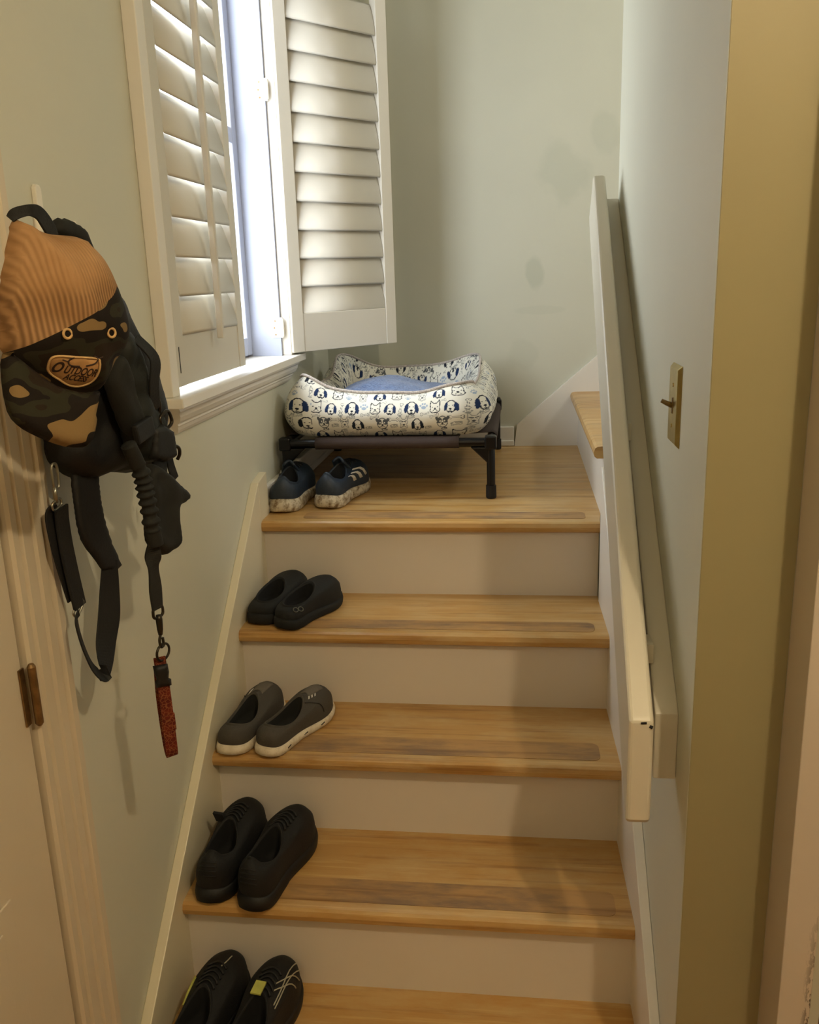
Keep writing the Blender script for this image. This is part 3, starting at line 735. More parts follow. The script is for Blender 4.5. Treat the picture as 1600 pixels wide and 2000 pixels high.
trainer(1, 'right black trainer with crossed silver side lines and yellow tongue label', (.168, .232, Zk[1] + .0005), math.radians(-8))

# ------------------------------------------------------------------ raised dog cot
M['cotfab'] = mat_flat('brown_mesh_fabric', srgb(58, 44, 38), .8, bs=500, bstr=.5)
M['cotmetal'] = mat_flat('black_powder_coat', srgb(14, 14, 16), .35, .3, bs=90, bstr=.05)
cx0, cx1, cy0, cy1, cz = .0, .582, 1.428, 2.13, 1.108
cot = thing('elevated_dog_cot', 'raised brown mesh dog cot on black tube legs standing on the landing', 'dog cot', (.285, 1.78, lz))
lx0, lx1 = cx0 + .012, cx1 - .006
for x in (lx0, lx1):
    for y in (cy0, cy1):
        h = cz + (.012 if y == cy1 else 0)
        leg = G().tube([(x, y, lz + .03), (x, y, h + .004)], .0115, 14).make('leg', M['cotmetal'], cot, smooth=False)
        G().tube([(x, y, lz), (x, y, lz + .004), (x, y, lz + .036)], [.0125, .0145, .0140], 14).make('rubber_foot', M['black'], leg)
        sx_ = 1 if x == lx0 else -1; sy_ = 1 if y == cy0 else -1
        g = G().box((x - .016, y - .016, cz - .018), (x + .016, y + .016, cz + .018))
        g.prism(None, [(x, y - .009, cz - .065), (x + sx_ * .055, y - .009, cz - .012), (x, y - .009, cz - .012)], [(x, y + .009, cz - .065), (x + sx_ * .055, y + .009, cz - .012), (x, y + .009, cz - .012)])
        g.make('corner_bracket', M['cotmetal'], leg, bevel=.004)
        if y == cy1: G().tube([(x, y, cz + .018), (x, y, cz + .026)], [.014, .011], 12).make('leg_cap', M['cotmetal'], leg)
for y in (cy0, cy1): G().tube([(lx0, y, cz), (lx1, y, cz)], .0125, 14).make('crossbar', M['cotmetal'], cot, smooth=False)
for x in (lx0, lx1): G().tube([(x, cy0, cz), (x, cy1, cz)], .0125, 14).make('side_bar', M['cotmetal'], cot, smooth=False)
# fabric wraps round the bars
V = []; f = []
n1, n2 = 24, 40
ring = []
pathy = []
for k in range(9): a = -PI * .9 + k * PI * .9 / 8 * 1.4; pathy.append((cy0 + .0145 * math.sin(-PI / 2 - (8 - k) * .28), cz + .0145 * math.cos(-PI / 2 - (8 - k) * .28)))
pathy = [(cy0 + .0145 * math.cos(a), cz + .0145 * math.sin(a)) for a in [(-90 - i * 22.5) * PI / 180 for i in range(9)]]
pathy += [(cy0 + (cy1 - cy0) * q / 16, cz + .0135 - .012 * math.sin(PI * q / 16)) for q in range(1, 16)]
pathy += [(cy1 + .0145 * math.cos(a), cz + .0145 * math.sin(a)) for a in [(90 - i * 22.5) * PI / 180 for i in range(9)]]
xs = [lx0 + .085 + (lx1 - lx0 - .17) * i / 12 for i in range(13)]
g = G()
for i, x in enumerate(xs):
    for y, z in pathy: V.append((x, y, z))
m = len(pathy)
for i in range(12):
    for k in range(m - 1): f.append((i * m + k, i * m + k + 1, (i + 1) * m + k + 1, (i + 1) * m + k))
b0 = len(V)
pathx = [(lx0 + .0145 * math.cos(a), cz + .0145 * math.sin(a)) for a in [(-90 - i * 22.5) * PI / 180 for i in range(9)]]
pathx += [(lx0 + (lx1 - lx0) * q / 16, cz + .0150 - .012 * math.sin(PI * q / 16)) for q in range(1, 16)]
pathx += [(lx1 + .0145 * math.cos(a), cz + .0145 * math.sin(a)) for a in [(90 - i * 22.5) * PI / 180 for i in range(9)]]
ys = [cy0 + .07 + (cy1 - cy0 - .14) * i / 12 for i in range(13)]
for y in ys:
    for x, z in pathx: V.append((x, y, z))
m = len(pathx)
for i in range(12):
    for k in range(m - 1): f.append((b0 + i * m + k, b0 + i * m + k + 1, b0 + (i + 1) * m + k + 1, b0 + (i + 1) * m + k))
o = mk('mesh_fabric', V, f, M['cotfab'], cot, smooth=True); md = o.modifiers.new('solid', 'SOLIDIFY'); md.thickness = .0016; md.offset = 1

# ------------------------------------------------------------------ bolster dog bed with printed dogs
def pattern(U, V_):
    """numpy drawing of the printed cotton: dog heads, bones, bowls and paws. U, V_ in metres; returns rgb"""
    TW, THh = .168, .128
    u = np.mod(U, TW); v = np.mod(V_, THh)
    col = np.empty(u.shape + (3,)); col[:] = srgb(226, 224, 212)[:3]
    navy = np.array(srgb(30, 48, 84)[:3]); ink = np.array(srgb(30, 36, 48)[:3]); grey = np.array(srgb(150, 152, 148)[:3]); dgrey = np.array(srgb(84, 88, 92)[:3]); pale = np.array(srgb(156, 172, 190)[:3])
    def put(mask, c): col[mask] = c
    def loc(cx, cy, rot=0, s=1.0):
        x = u - cx; y = v - cy
        x = x - TW * np.round(x / TW); y = y - THh * np.round(y / THh)
        c_, s_ = math.cos(rot), math.sin(rot)
        return (x * c_ + y * s_) / s, (-x * s_ + y * c_) / s
    def ell(x, y, cx, cy, a, b, rot=0):
        c_, s_ = math.cos(rot), math.sin(rot); X = (x - cx) * c_ + (y - cy) * s_; Y = -(x - cx) * s_ + (y - cy) * c_
        return np.sqrt((X / a) ** 2 + (Y / b) ** 2)
    def eline(x, y, cx, cy, a, b, t, rot=0):
        return np.abs(ell(x, y, cx, cy, a, b, rot) - 1) * min(a, b) < t
    def seg(x, y, p, t, closed=False):
        m_ = np.zeros(x.shape, bool); q = list(p) + ([p[0]] if closed else [])
        for (ax, ay), (bx, by) in zip(q, q[1:]):
            dx, dy = bx - ax, by - ay; tt = np.clip(((x - ax) * dx + (y - ay) * dy) / (dx * dx + dy * dy), 0, 1)
            m_ |= (x - ax - dx * tt) ** 2 + (y - ay - dy * tt) ** 2 < t * t
        return m_
    L = .0013
    def beagle(cx, cy, s=1, r=0, full=navy):
        x, y = loc(cx, cy, r, s)
        put(seg(x, y, [(-.010, .011), (-.004, .017), (.004, .017), (.010, .011), (.010, -.002), (.009, -.011), (.004, -.016), (0, -.0135), (-.004, -.016), (-.009, -.011), (-.010, -.002)], L, True), ink)
        for sg in (-1, 1): put(ell(x, y, sg * .0125, .000, .0048, .0125, sg * .18) < 1, full)
        for sg in (-1, 1): put(ell(x, y, sg * .0045, .003, .0012, .0014) < 1, ink)
        put(ell(x, y, 0, -.0065, .0034, .0024) < 1, ink); put(seg(x, y, [(0, -.008), (0, -.011), (-.004, -.013)], .0007), ink); put(seg(x, y, [(0, -.011), (.004, -.013)], .0007), ink)
    def frenchie(cx, cy, s=1, c=ink):
        x, y = loc(cx, cy, 0, s)
        put(seg(x, y, [(-.012, .018), (-.004, .010), (.004, .010), (.012, .018), (.0135, .006), (.012, -.004), (.014, -.011), (.008, -.016), (-.008, -.016), (-.014, -.011), (-.012, -.004), (-.0135, .006)], L * .85, True), c)
        for sg in (-1, 1): put(ell(x, y, sg * .0075, -.001, .0015, .0015) < 1, c)
        put(ell(x, y, 0, -.005, .003, .002) < 1, c); put(seg(x, y, [(-.006, -.012), (-.003, -.009), (0, -.0075), (.003, -.009), (.006, -.012)], .0008), c)
    def scottie(cx, cy, s=1):
        x, y = loc(cx, cy, 0, s)
        put(seg(x, y, [(-.010, .020), (-.004, .010), (.004, .010), (.010, .020), (.011, .004), (.008, -.004), (.010, -.014), (0, -.018), (-.010, -.014), (-.008, -.004), (-.011, .004)], L * .8, True), grey)
        for sg in (-1, 1): put(seg(x, y, [(sg * .002, .004), (sg * .008, .006)], .0013), dgrey); put(ell(x, y, sg * .0048, .001, .0011, .0012) < 1, ink)
        put(ell(x, y, 0, -.0045, .0036, .0026) < 1, dgrey); put(seg(x, y, [(-.006, -.012), (0, -.008), (.006, -.012)], .0008), dgrey)
    def pug(cx, cy, s=1):
        x, y = loc(cx, cy, 0, s)
        put(eline(x, y, 0, -.001, .013, .014, L * .8), dgrey)
        for sg in (-1, 1): put(ell(x, y, sg * .007, .003, .0055, .007, sg * .5) < 1, dgrey); put(ell(x, y, sg * .013, .008, .0035, .006, sg * -.5) < 1, dgrey); put(ell(x, y, sg * .0055, .002, .0018, .002) < 1, np.array(srgb(226, 224, 212)[:3]))
        put(ell(x, y, 0, -.004, .0032, .0022) < 1, ink); put(seg(x, y, [(-.006, -.009), (0, -.007), (.006, -.009)], .0008), ink)
    def bone(cx, cy, r, s=1, c=dgrey):
        x, y = loc(cx, cy, r, s)
        body = (np.abs(x) < .009) & (np.abs(y) < .0022)
        o_ = body.copy(); i_ = (np.abs(x) < .0098) & (np.abs(y) < .0012)
        for a in (-1, 1):
            for b in (-1, 1): o_ |= ell(x, y, a * .0105, b * .0022, .0032, .0032) < 1; i_ |= ell(x, y, a * .0105, b * .0022, .0021, .0021) < 1
        put(o_ & ~i_, c)
    def bowl(cx, cy, s=1, c=grey):
        x, y = loc(cx, cy, .15, s); put(eline(x, y, 0, .002, .009, .0035, .0008), c); put(seg(x, y, [(-.009, .002), (-.0095, -.004), (.0095, -.004), (.009, .002)], .0008), c); put(ell(x, y, .002, .003, .004, .002) < 1, c)
    def paw(cx, cy, s=1, c=pale):
        x, y = loc(cx, cy, 0, s); put(ell(x, y, 0, -.004, .006, .0045) < 1, c)
        for dx, dy in ((-.008, .001), (-.003, .006), (.003, .006), (.008, .001)): put(ell(x, y, dx, dy, .0024, .0032) < 1, c)
    beagle(.020, .020); frenchie(.068, .022, 1.0); paw(.100, .012, .8); bone(.100, .030, .1, .9); scottie(.140, .018, .95)
    pug(.030, .066, 1.1); bowl(.062, .058); scottie(.090, .066, 1.0); beagle(.128, .060, 1.0, .05, ink); bowl(.158, .052, .9); bone(.062, .076, 0, 1)
    frenchie(.010, .108, 1.0); beagle(.052, .104, .95, -.08); bone(.082, .108, 1.4, 1); beagle(.112, .106, 1.15); bone(.008, .084, .2, .9); bowl(.086, .040, .9); bone(.120, .034, 1.2, .8, grey); bowl(.034, .044, .8, dgrey); paw(.080, .088, .7, grey); bone(.030, .124, .1, .8, grey); paw(.146, .112, 1.1); bowl(.112, .083, .9); bone(.150, .090, .1, .9)
    return col
def mat_print():
    t = NT('dog_print_cotton', .85, 0, .2); a = t.n('ShaderNodeAttribute'); a.attribute_name = 'print'; t.col(a.outputs['Color'])
    t.bump(t.noise(t.coord(), 500, 2), .2, .0005); return t.m
M['print'] = mat_print()
M['piping'] = mat_flat('piping_cord', srgb(206, 196, 188), .85, bs=250, bstr=.3, var=.5)
def mat_fleece():
    t = NT('blue_fleece', 1.0, 0, .1); co = t.coord(); f = t.noise(co, 160, 4, .7)
    t.col(t.ramp(f, [(.3, srgb(56, 78, 122)), (.7, srgb(112, 140, 186))])); t.bump(f, .9, .004)
    t.b.inputs['Sheen Weight'].default_value = .4; return t.m
M['fleece'] = mat_fleece()
bed = thing('dog_bed', 'white bolster dog bed printed with dog faces, blue fleece inside, on the cot', 'dog bed', (.285, 1.76, cz + .015))
bx0, bx1, by0, by1 = .045, .525, 1.475, 2.075      # seam (ridge) rectangle
zb0_ = cz + .016
def perim(s):
    """rounded rectangle of the ridge, s in 0..1 starting at the front left corner, returns point, outward normal, arclength"""
    r = .055; Wd_, Hd_ = bx1 - bx0, by1 - by0; segs = []
    return None
def rr_points(n):
    r = .05; pts = []
    cs = [(bx1 - r, by0 + r, -PI / 2), (bx1 - r, by1 - r, 0), (bx0 + r, by1 - r, PI / 2), (bx0 + r, by0 + r, PI)]
    poly = []
    for cx_, cy_, a0 in cs:
        for k in range(13): a = a0 + PI / 2 * k / 12; poly.append((cx_ + r * math.cos(a), cy_ + r * math.sin(a)))
    poly = poly[-1:] + poly
    P = np.array(poly + [poly[0]]) if poly[0] != poly[-1] else np.array(poly)
    d = np.r_[0, np.cumsum(np.hypot(*(P[1:] - P[:-1]).T))]; ss = np.linspace(0, d[-1], n, endpoint=False)
    x = np.interp(ss, d, P[:, 0]); y = np.interp(ss, d, P[:, 1]); return x, y, ss, d[-1]
NS = 1400
X_, Y_, SS, PL_ = rr_points(NS)
dx = np.roll(X_, -3) - np.roll(X_, 3); dy = np.roll(Y_, -3) - np.roll(Y_, 3); ln = np.hypot(dx, dy); nx, ny = dy / ln, -dx / ln
for _ in range(60): nx = (np.roll(nx, 1) + nx * 2 + np.roll(nx, -1)) / 4; ny = (np.roll(ny, 1) + ny * 2 + np.roll(ny, -1)) / 4
ln = np.hypot(nx, ny); nx /= ln; ny /= ln
# ridge height: peaks at the corners, sag between
def hcorner(x, y):
    h = np.zeros_like(x)
    for cx_, cy_, a, wd_ in ((bx0, by0, .066, .075), (bx1, by0, .026, .10), (bx0, by1, .052, .09), (bx1, by1, .050, .09)):
        h = np.maximum(h, a * np.exp(-(((x - cx_) ** 2 + (y - cy_) ** 2) / (wd_ ** 2))))
    return h
ridge = zb0_ + .112 + hcorner(X_, Y_) + np.where(Y_ > by1 - .1, .012, 0) * 1.0
for _ in range(200): ridge = (np.roll(ridge, 1) + ridge * 2 + np.roll(ridge, -1)) / 4
wav = np.array([noise.noise(Vector((x * 9, y * 9, 3))) for x, y in zip(X_, Y_)])
ridge += wav * .008
# section: outer face from bottom to ridge, then inner face down
NO, NI = 150, 46
sec = []
for k in range(NO + 1):
    t_ = k / NO; a = t_ * PI          # bottom (0) .. ridge (PI)
    bul = math.sin(a * .94 + .12) ** .8 if 0 < t_ < 1 else math.sin(.12) ** .8 if t_ == 0 else 0
    sec.append(('o', t_, bul))
rows = []
arc = []
HH = (ridge - zb0_)
lump = lambda i, t_: 0
nz = np.array([[noise.noise(Vector((x * 14, y * 14, t_ * 3))) for x, y in zip(X_[::10], Y_[::10])] for t_ in np.linspace(0, 1, 16)])
def nzat(t_):
    q = t_ * 15; i = min(14, int(q)); row = nz[i] * (1 - (q - i)) + nz[i + 1] * (q - i); return np.interp(np.arange(NS), np.arange(0, NS, 10), row, period=NS)
cornerness = np.minimum(1, hcorner(X_, Y_) / .03)
P3 = []; UV = []
prev = None; acc = np.zeros(NS)
for kk, (_, t_, bul) in enumerate(sec):
    out = .058 * math.sin(PI * min(1, t_ * .96 + .06)) ** .7 if t_ < 1 else 0
    if t_ > .9: out *= (1 - t_) / .1 * .55 + .45 if t_ < 1 else 0
    out = out if t_ < 1 else .0
    z = zb0_ + HH * (t_ ** 1.02)
    o_ = out * (1 - .25 * cornerness * t_) + nzat(t_) * .006 * math.sin(PI * t_)
    x = X_ + nx * o_; y = Y_ + ny * o_
    p = np.stack([x, y, z], 1)
    if prev is not None: acc = acc + np.linalg.norm(p - prev, axis=1)
    prev = p; P3.append(p); UV.append((SS * 1.08 + 0.0, acc.copy()))
for k in range(1, NI + 1):
    t_ = 1 - k / NI
    inn = .045 * math.sin(PI * min(1, (1 - t_) * .9)) ** .8
    z = zb0_ + HH * t_; o_ = -inn + nzat(t_) * .004 * math.sin(PI * t_)
    p = np.stack([X_ + nx * o_, Y_ + ny * o_, z], 1); acc = acc + np.linalg.norm(p - prev, axis=1); prev = p; P3.append(p); UV.append((SS * 1.08, acc.copy()))
verts = np.concatenate(P3); R_n = len(P3)
cols = np.concatenate([pattern(a / 1.04, b / 1.04 + .012) for a, b in UV])
me = bpy.data.meshes.new('bolster')
idx = np.arange(NS); j = np.arange(R_n - 1)[:, None] * NS
quads = np.stack([j + idx, j + (idx + 1) % NS, j + NS + (idx + 1) % NS, j + NS + idx], -1).reshape(-1, 4)
me.vertices.add(len(verts)); me.vertices.foreach_set('co', verts.astype(np.float32).ravel())
me.loops.add(quads.size); me.loops.foreach_set('vertex_index', quads.astype(np.int32).ravel())
me.polygons.add(len(quads)); me.polygons.foreach_set('loop_start', np.arange(0, quads.size, 4, dtype=np.int32)); me.polygons.foreach_set('loop_total', np.full(len(quads), 4, dtype=np.int32))
me.update(calc_edges=True); me.polygons.foreach_set('use_smooth', np.ones(len(quads), bool))
ca = me.color_attributes.new('print', 'FLOAT_COLOR', 'POINT'); ca.data.foreach_set('color', np.concatenate([cols, np.ones((len(cols), 1))], 1).astype(np.float32).ravel())
me.materials.append(M['print'])
o = bpy.data.objects.new('bolster', me); C.objects.link(o); o.parent = bed; o.location = -Vector(bed.location)
rid = P3[NO]
G().tube([tuple(p + np.array([0, 0, .001])) for p in rid[::10]], .0042, 8, closed=True).make('piping', M['piping'], o, smooth=True)
# base and fleece
V = []; f = []; nn_ = 40
for a in range(nn_ + 1):
    for b in range(nn_ + 1):
        x = bx0 + .004 + (bx1 - bx0 - .008) * a / nn_; y = by0 + .004 + (by1 - by0 - .008) * b / nn_
        e = min(a, b, nn_ - a, nn_ - b) / nn_
        dome = min(1, e * 5) ** .6
        hump = .052 * math.exp(-(((x - .24) / .16) ** 2 + ((y - 1.80) / .22) ** 2))
        V.append((x, y, zb0_ + .02 + .05 * dome + hump + .008 * noise.noise(Vector((x * 16, y * 16, 1))) + .004 * noise.noise(Vector((x * 60, y * 60, 2)))))
for a in range(nn_):
    for b in range(nn_): f.append((a * (nn_ + 1) + b, a * (nn_ + 1) + b + 1, (a + 1) * (nn_ + 1) + b + 1, (a + 1) * (nn_ + 1) + b))
V = [Vector(v) for v in V]
fl = mk('fleece_cushion', V, f, M['fleece'], bed, smooth=True); md = fl.modifiers.new('sub', 'SUBSURF'); md.levels = md.render_levels = 2
G().box((bx0 + .016, by0 + .016, zb0_ - .0), (bx1 - .016, by1 - .016, zb0_ + .02)).make('base_panel', mat_flat('navy_base_cloth', srgb(30, 38, 60), .8, bs=200), bed, bevel=.01)

# ------------------------------------------------------------------ things hanging by the door
M['web'] = mat_flat('black_webbing', srgb(9, 9, 8), .7, bs=350, bstr=.5)
M['bagfab'] = mat_flat('black_nylon', srgb(8, 8, 8), .65, bs=240, bstr=.4)
M['greenweb'] = mat_flat('dark_green_webbing', srgb(14, 18, 12), .7, bs=300, bstr=.4)
M['greyweb'] = mat_flat('charcoal_padding', srgb(20, 20, 15), .8, bs=200, bstr=.4)
M['steel'] = mat_flat('worn_steel', srgb(170, 166, 150), .3, .9)
M['gun'] = mat_flat('gunmetal', srgb(60, 54, 44), .35, .8)
def mat_camo():
    t = NT('camo_cloth', .85, 0, .2); co = t.coord((1, 1, 1.5))
    a = t.ramp(t.noise(co, 17, 1.5, .5), [(.0, srgb(40, 30, 20)), (.40, srgb(44, 42, 29)), (.47, srgb(28, 22, 17)), (.585, srgb(128, 104, 66))], 'CONSTANT')
    t.col(a); t.bump(t.noise(t.coord(), 420, 2), .4, .0006); return t.m
M['camo'] = mat_camo()
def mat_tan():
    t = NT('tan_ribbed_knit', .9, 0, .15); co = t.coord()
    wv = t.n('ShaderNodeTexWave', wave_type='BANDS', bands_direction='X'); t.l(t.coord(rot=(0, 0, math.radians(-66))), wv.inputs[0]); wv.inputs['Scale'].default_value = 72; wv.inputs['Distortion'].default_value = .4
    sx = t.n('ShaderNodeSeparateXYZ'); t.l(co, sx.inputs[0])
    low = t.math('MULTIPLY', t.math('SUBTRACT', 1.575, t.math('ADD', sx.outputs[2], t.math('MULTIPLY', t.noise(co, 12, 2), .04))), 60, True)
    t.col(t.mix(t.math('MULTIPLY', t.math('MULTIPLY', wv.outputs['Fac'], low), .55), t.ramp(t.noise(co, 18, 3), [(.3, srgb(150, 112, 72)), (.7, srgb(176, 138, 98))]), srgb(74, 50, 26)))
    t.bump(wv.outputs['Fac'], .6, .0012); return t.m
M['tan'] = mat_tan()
M['patch'] = mat_flat('tan_leather_patch', srgb(186, 142, 88), .7, bs=120, var=.2)
M['stitch'] = mat_flat('cream_stitching', srgb(206, 168, 112), .8)
M['print_dark'] = mat_flat('dark_brown_print', srgb(48, 28, 16), .7)
M['collar'] = None
t = NT('red_paisley_webbing', .75, 0, .2); vo = t.n('ShaderNodeTexVoronoi', feature='DISTANCE_TO_EDGE'); t.l(t.coord(), vo.inputs[0]); vo.inputs['Scale'].default_value = 190
t.col(t.mix(t.ramp(vo.outputs['Distance'], [(.03, W4(.55)), (.09, W4(0))]), t.ramp(t.noise(t.coord(), 60, 2), [(.35, srgb(78, 26, 18)), (.65, srgb(104, 38, 22))]), srgb(150, 96, 56))); M['collar'] = t.m

def frame_at(x, px, py, yaw):
    """a vertical frame standing at the point seen at (px, py) on the plane x; yaw turns its normal from +x towards -y"""
    O = at(px, py, x); N_ = Vector((math.cos(yaw), -math.sin(yaw), 0)); R_ = Vector((math.sin(yaw), math.cos(yaw), 0)); return (O, R_, Vector((0, 0, 1)), N_)
def to2d(fr, pts):
    O, R_, U_, N_ = fr; out = []
    for px, py in pts:
        d = FW + RT * ((px - 800) / FPX) - UP * ((py - 1000) / FPX); q = CAM + d * ((O - CAM).dot(N_) / d.dot(N_)); out.append(((q - O).dot(R_), (q - O).z))
    return out
def p3(fr, px, py, h=0.0):
    a, b = to2d(fr, [(px, py)])[0]; return fr[0] + fr[1] * a + fr[2] * b + fr[3] * h
def smooth2(pts, n=4): return [(p.x, p.y) for p in catmull([(a, b, 0) for a, b in pts], n, True)]

# white stick-on hooks
def hook(label, y, z0, z1, x_up):
    o = thing('wall_hook', label, 'hook', (-.02, y, z0), 'white hooks on the left wall')
    G().prism(None, [(-.0199, y - .009, z0), (-.0199, y + .009, z0), (-.0199, y + .009, z1 - .006), (-.0199, y + .004, z1), (-.0199, y - .004, z1), (-.0199, y - .009, z1 - .006)],
              [(-.013, y - .008, z0), (-.013, y + .008, z0), (-.013, y + .008, z1 - .006), (-.013, y + .004, z1 - .001), (-.013, y - .004, z1 - .001), (-.013, y - .008, z1 - .006)]).make('back_plate', M['whiteplastic'], o, bevel=.0015)
    pts = catmull([(-.014, y, z0 + .03), (-.008, y, z0 + .01), (.012, y, z0 - .002), (.028, y, z0 + .012), (.030, y, z0 + .034)], 6)
    G().tube(pts, [.006] * len(pts), 8).make('prong', M['whiteplastic'], o, smooth=True)
hook('white stick-on wall hook holding the black bag and leash', .305, 1.60, 1.685, 0)
hook('white stick-on wall hook at the left edge holding the camo cap', .212, 1.60, 1.685, 0)

# bag (behind), worn across: black body, strap, pad
fb = frame_at(.045, 190, 850, math.radians(12))
bag = thing('sling_bag', 'black sling bag with a long looped shoulder strap, hanging behind the camo cap', 'bag', tuple(at(180, 900, .02)))
inflate('bag_body', to2d(fb, smooth2([(95, 868), (97, 893), (112, 918), (135, 932), (165, 936), (190, 933), (215, 922), (246, 924), (268, 918), (296, 900), (303, 850), (306, 800), (298, 760), (290, 728), (285, 697), (268, 695), (258, 668), (245, 640), (232, 610), (205, 560), (150, 560), (100, 640), (80, 760)], 2)), fb, .045, M['bagfab'], bag, back=.6, res=.009, D=.05, wob=.012, seed=5)
inflate('side_pocket', to2d(fb, [(268, 694), (285, 696), (290, 725), (300, 770), (310, 795), (317, 822), (316, 850), (300, 850), (285, 790)]), fb, .012, M['bagfab'], bag, back=1, res=.006, D=.012)
ft = frame_at(.03, 130, 440, math.radians(12))
inflate('top_strap', to2d(ft, smooth2([(100, 452), (101, 440), (106, 430), (113, 425), (121, 428), (126, 426), (141, 433), (160, 447), (166, 461), (178, 490), (212, 556), (236, 632), (232, 660), (190, 560), (150, 480), (120, 466)], 2)), ft, .014, M['greyweb'], bag, back=1, res=.005, D=.012)
fs = frame_at(.040, 180, 1100, math.radians(10))
inflate('shoulder_pad', to2d(fs, [(138, 915), (141, 950), (146, 988), (151, 1025), (157, 1052), (169, 1073), (182, 1090), (199, 1113), (211, 1114), (222, 1117), (231, 1111), (238, 1104), (229, 1085), (217, 1058), (208, 1030), (201, 1004), (195, 970), (190, 920)]), fs, .006, M['bagfab'], bag, back=1, res=.0045, D=.010)
lst = ribbon('shoulder_strap', [p3(fs, 212, 1095, .002), p3(fs, 214, 1150), p3(fs, 213, 1205), p3(fs, 207, 1255), p3(fs, 196, 1300, .008), p3(fs, 182, 1316, .014), p3(fs, 166, 1300, .012), p3(fs, 150, 1260, .010), p3(fs, 140, 1215, .008), p3(fs, 146, 1195, .006)],
       [.026, .032, .036, .035, .031, .027, .025, .025, .024, .022], .0022,
       [Vector(v) for v in ((.5, .86, 0), (.55, .83, 0), (.55, .83, 0), (.4, .9, 0), (.05, .99, 0), (-.3, .95, 0), (-.42, .9, 0), (-.42, .9, 0), (-.36, .93, 0), (-.2, .97, 0))], M['web'], bag)
ribbon('adjuster_webbing', [p3(fs, 156, 1185), p3(fs, 143, 1130), p3(fs, 130, 1070), p3(fs, 122, 1020), p3(fs, 115, 992, .004)], .028, .004, Vector((.12, 1, 0)), M['web'], bag)
ribbon('adjuster_webbing', [p3(fs, 150, 1170, -.006), p3(fs, 128, 1100, -.006), p3(fs, 113, 1040, -.006), p3(fs, 108, 1003, -.006), p3(fs, 114, 990, -.002)], .022, .003, Vector((.3, 1, 0)), M['web'], bag)
def loop(c, R_, U_, w_, h_, r, tilt=0):
    out = []
    for k in range(24):
        a = 2 * PI * k / 24; x = math.copysign(abs(math.cos(a)) ** .6, math.cos(a)) * w_ / 2; y = math.copysign(abs(math.sin(a)) ** .6, math.sin(a)) * h_ / 2
        out.append(c + R_ * (x * math.cos(tilt) - y * math.sin(tilt)) + U_ * (x * math.sin(tilt) + y * math.cos(tilt)))
    return out
U3 = Vector((0, 0, 1))
G().tube(loop(p3(fs, 153, 1187), fs[1], U3, .027, .013, .0016, .75), .0017, 8, closed=True).make('slider', M['steel'], bag, smooth=True)
G().tube(loop(p3(fs, 111, 985), fs[1], U3, .020, .011, .0016, .3), .0018, 8, closed=True).make('strap_ring', M['steel'], bag, smooth=True)
g = G().tube([p3(fs, 110, 982), p3(fs, 108, 965), p3(fs, 107, 950)], [.003, .0034, .003], 8); g.tube(loop(p3(fs, 108, 930), fs[1], U3, .012, .034, .002), .002, 8, closed=True); g.make('swivel_clip', M['steel'], bag, smooth=True)

# harness in front of the bag
fh = frame_at(.105, 270, 800, math.radians(14))
har = thing('dog_harness', 'dark green padded dog harness bunched up beside the camo cap', 'harness', tuple(at(270, 760, .09)))
inflate('chest_pad', to2d(fh, smooth2([(232, 640), (245, 652), (262, 690), (268, 730), (272, 765), (287, 790), (304, 810), (312, 850), (315, 893), (290, 903), (264, 898), (246, 870), (228, 800), (215, 740), (205, 680), (215, 645)], 2)), fh, .028, M['greenweb'], har, back=.5, res=.007, D=.02, wob=.012, seed=9)
inflate('neck_pad', to2d(fh, smooth2([(196, 700), (214, 690), (228, 720), (240, 765), (258, 820), (250, 850), (228, 845), (205, 790), (190, 745)], 2)), (fh[0] + fh[3] * .012, *fh[1:]), .02, M['greyweb'], har, back=.5, res=.006, D=.014, wob=.006, seed=2)
ribbon('handle', [p3(fh, 240, 660, .022), p3(fh, 258, 700, .038), p3(fh, 262, 750, .034), p3(fh, 280, 800, .02)], .022, .003, fh[1], M['web'], har)
ribbon('girth_strap', [p3(fh, 300, 790, .0), p3(fh, 313, 830, .006), p3(fh, 318, 870, .008), p3(fh, 326, 905, .006), p3(fh, 338, 935, .004)], .016, .003, fh[1], M['web'], har)
ribbon('belly_strap', [p3(fh, 300, 900, .01), p3(fh, 302, 950, .012), p3(fh, 304, 1000, .012), p3(fh, 296, 1040, .010)], .032, .004, fh[1], M['web'], har)
G().box((-.022, -.005, -.014), (.022, .005, .014)).make('buckle', M['black'], har, local=True, bevel=.003).matrix_basis = Matrix.Translation(p3(fh, 234, 838, .040) - Vector(har.location)) @ Matrix.Rotation(math.radians(80), 4, 'Z') @ Matrix.Rotation(-.2, 4, 'Y')
G().tube(catmull([p3(fh, 272, 762, .014), p3(fh, 284, 778, .022), p3(fh, 292, 800, .018), p3(fh, 290, 822, .014)], 6), .0028, 8).make('d_ring', M['gun'], har, smooth=True)
G().tube(loop(p3(fh, 300, 820, .022), fh[1], U3, .026, .024, .002, .4), .0026, 8, closed=True).make('d_ring', M['gun'], har, smooth=True)
G().tube(catmull([p3(fh, 320, 868, .01), p3(fh, 333, 873, .014), p3(fh, 338, 886, .012), p3(fh, 338, 897, .008)], 6), .0028, 8).make('d_ring', M['gun'], har, smooth=True)
inflate('side_buckle', to2d(fh, [(266, 832), (290, 828), (308, 840), (315, 892), (292, 902), (266, 896)]), (fh[0] + fh[3] * .024, *fh[1:]), .010, M['black'], har, back=.6, res=.005, D=.008)

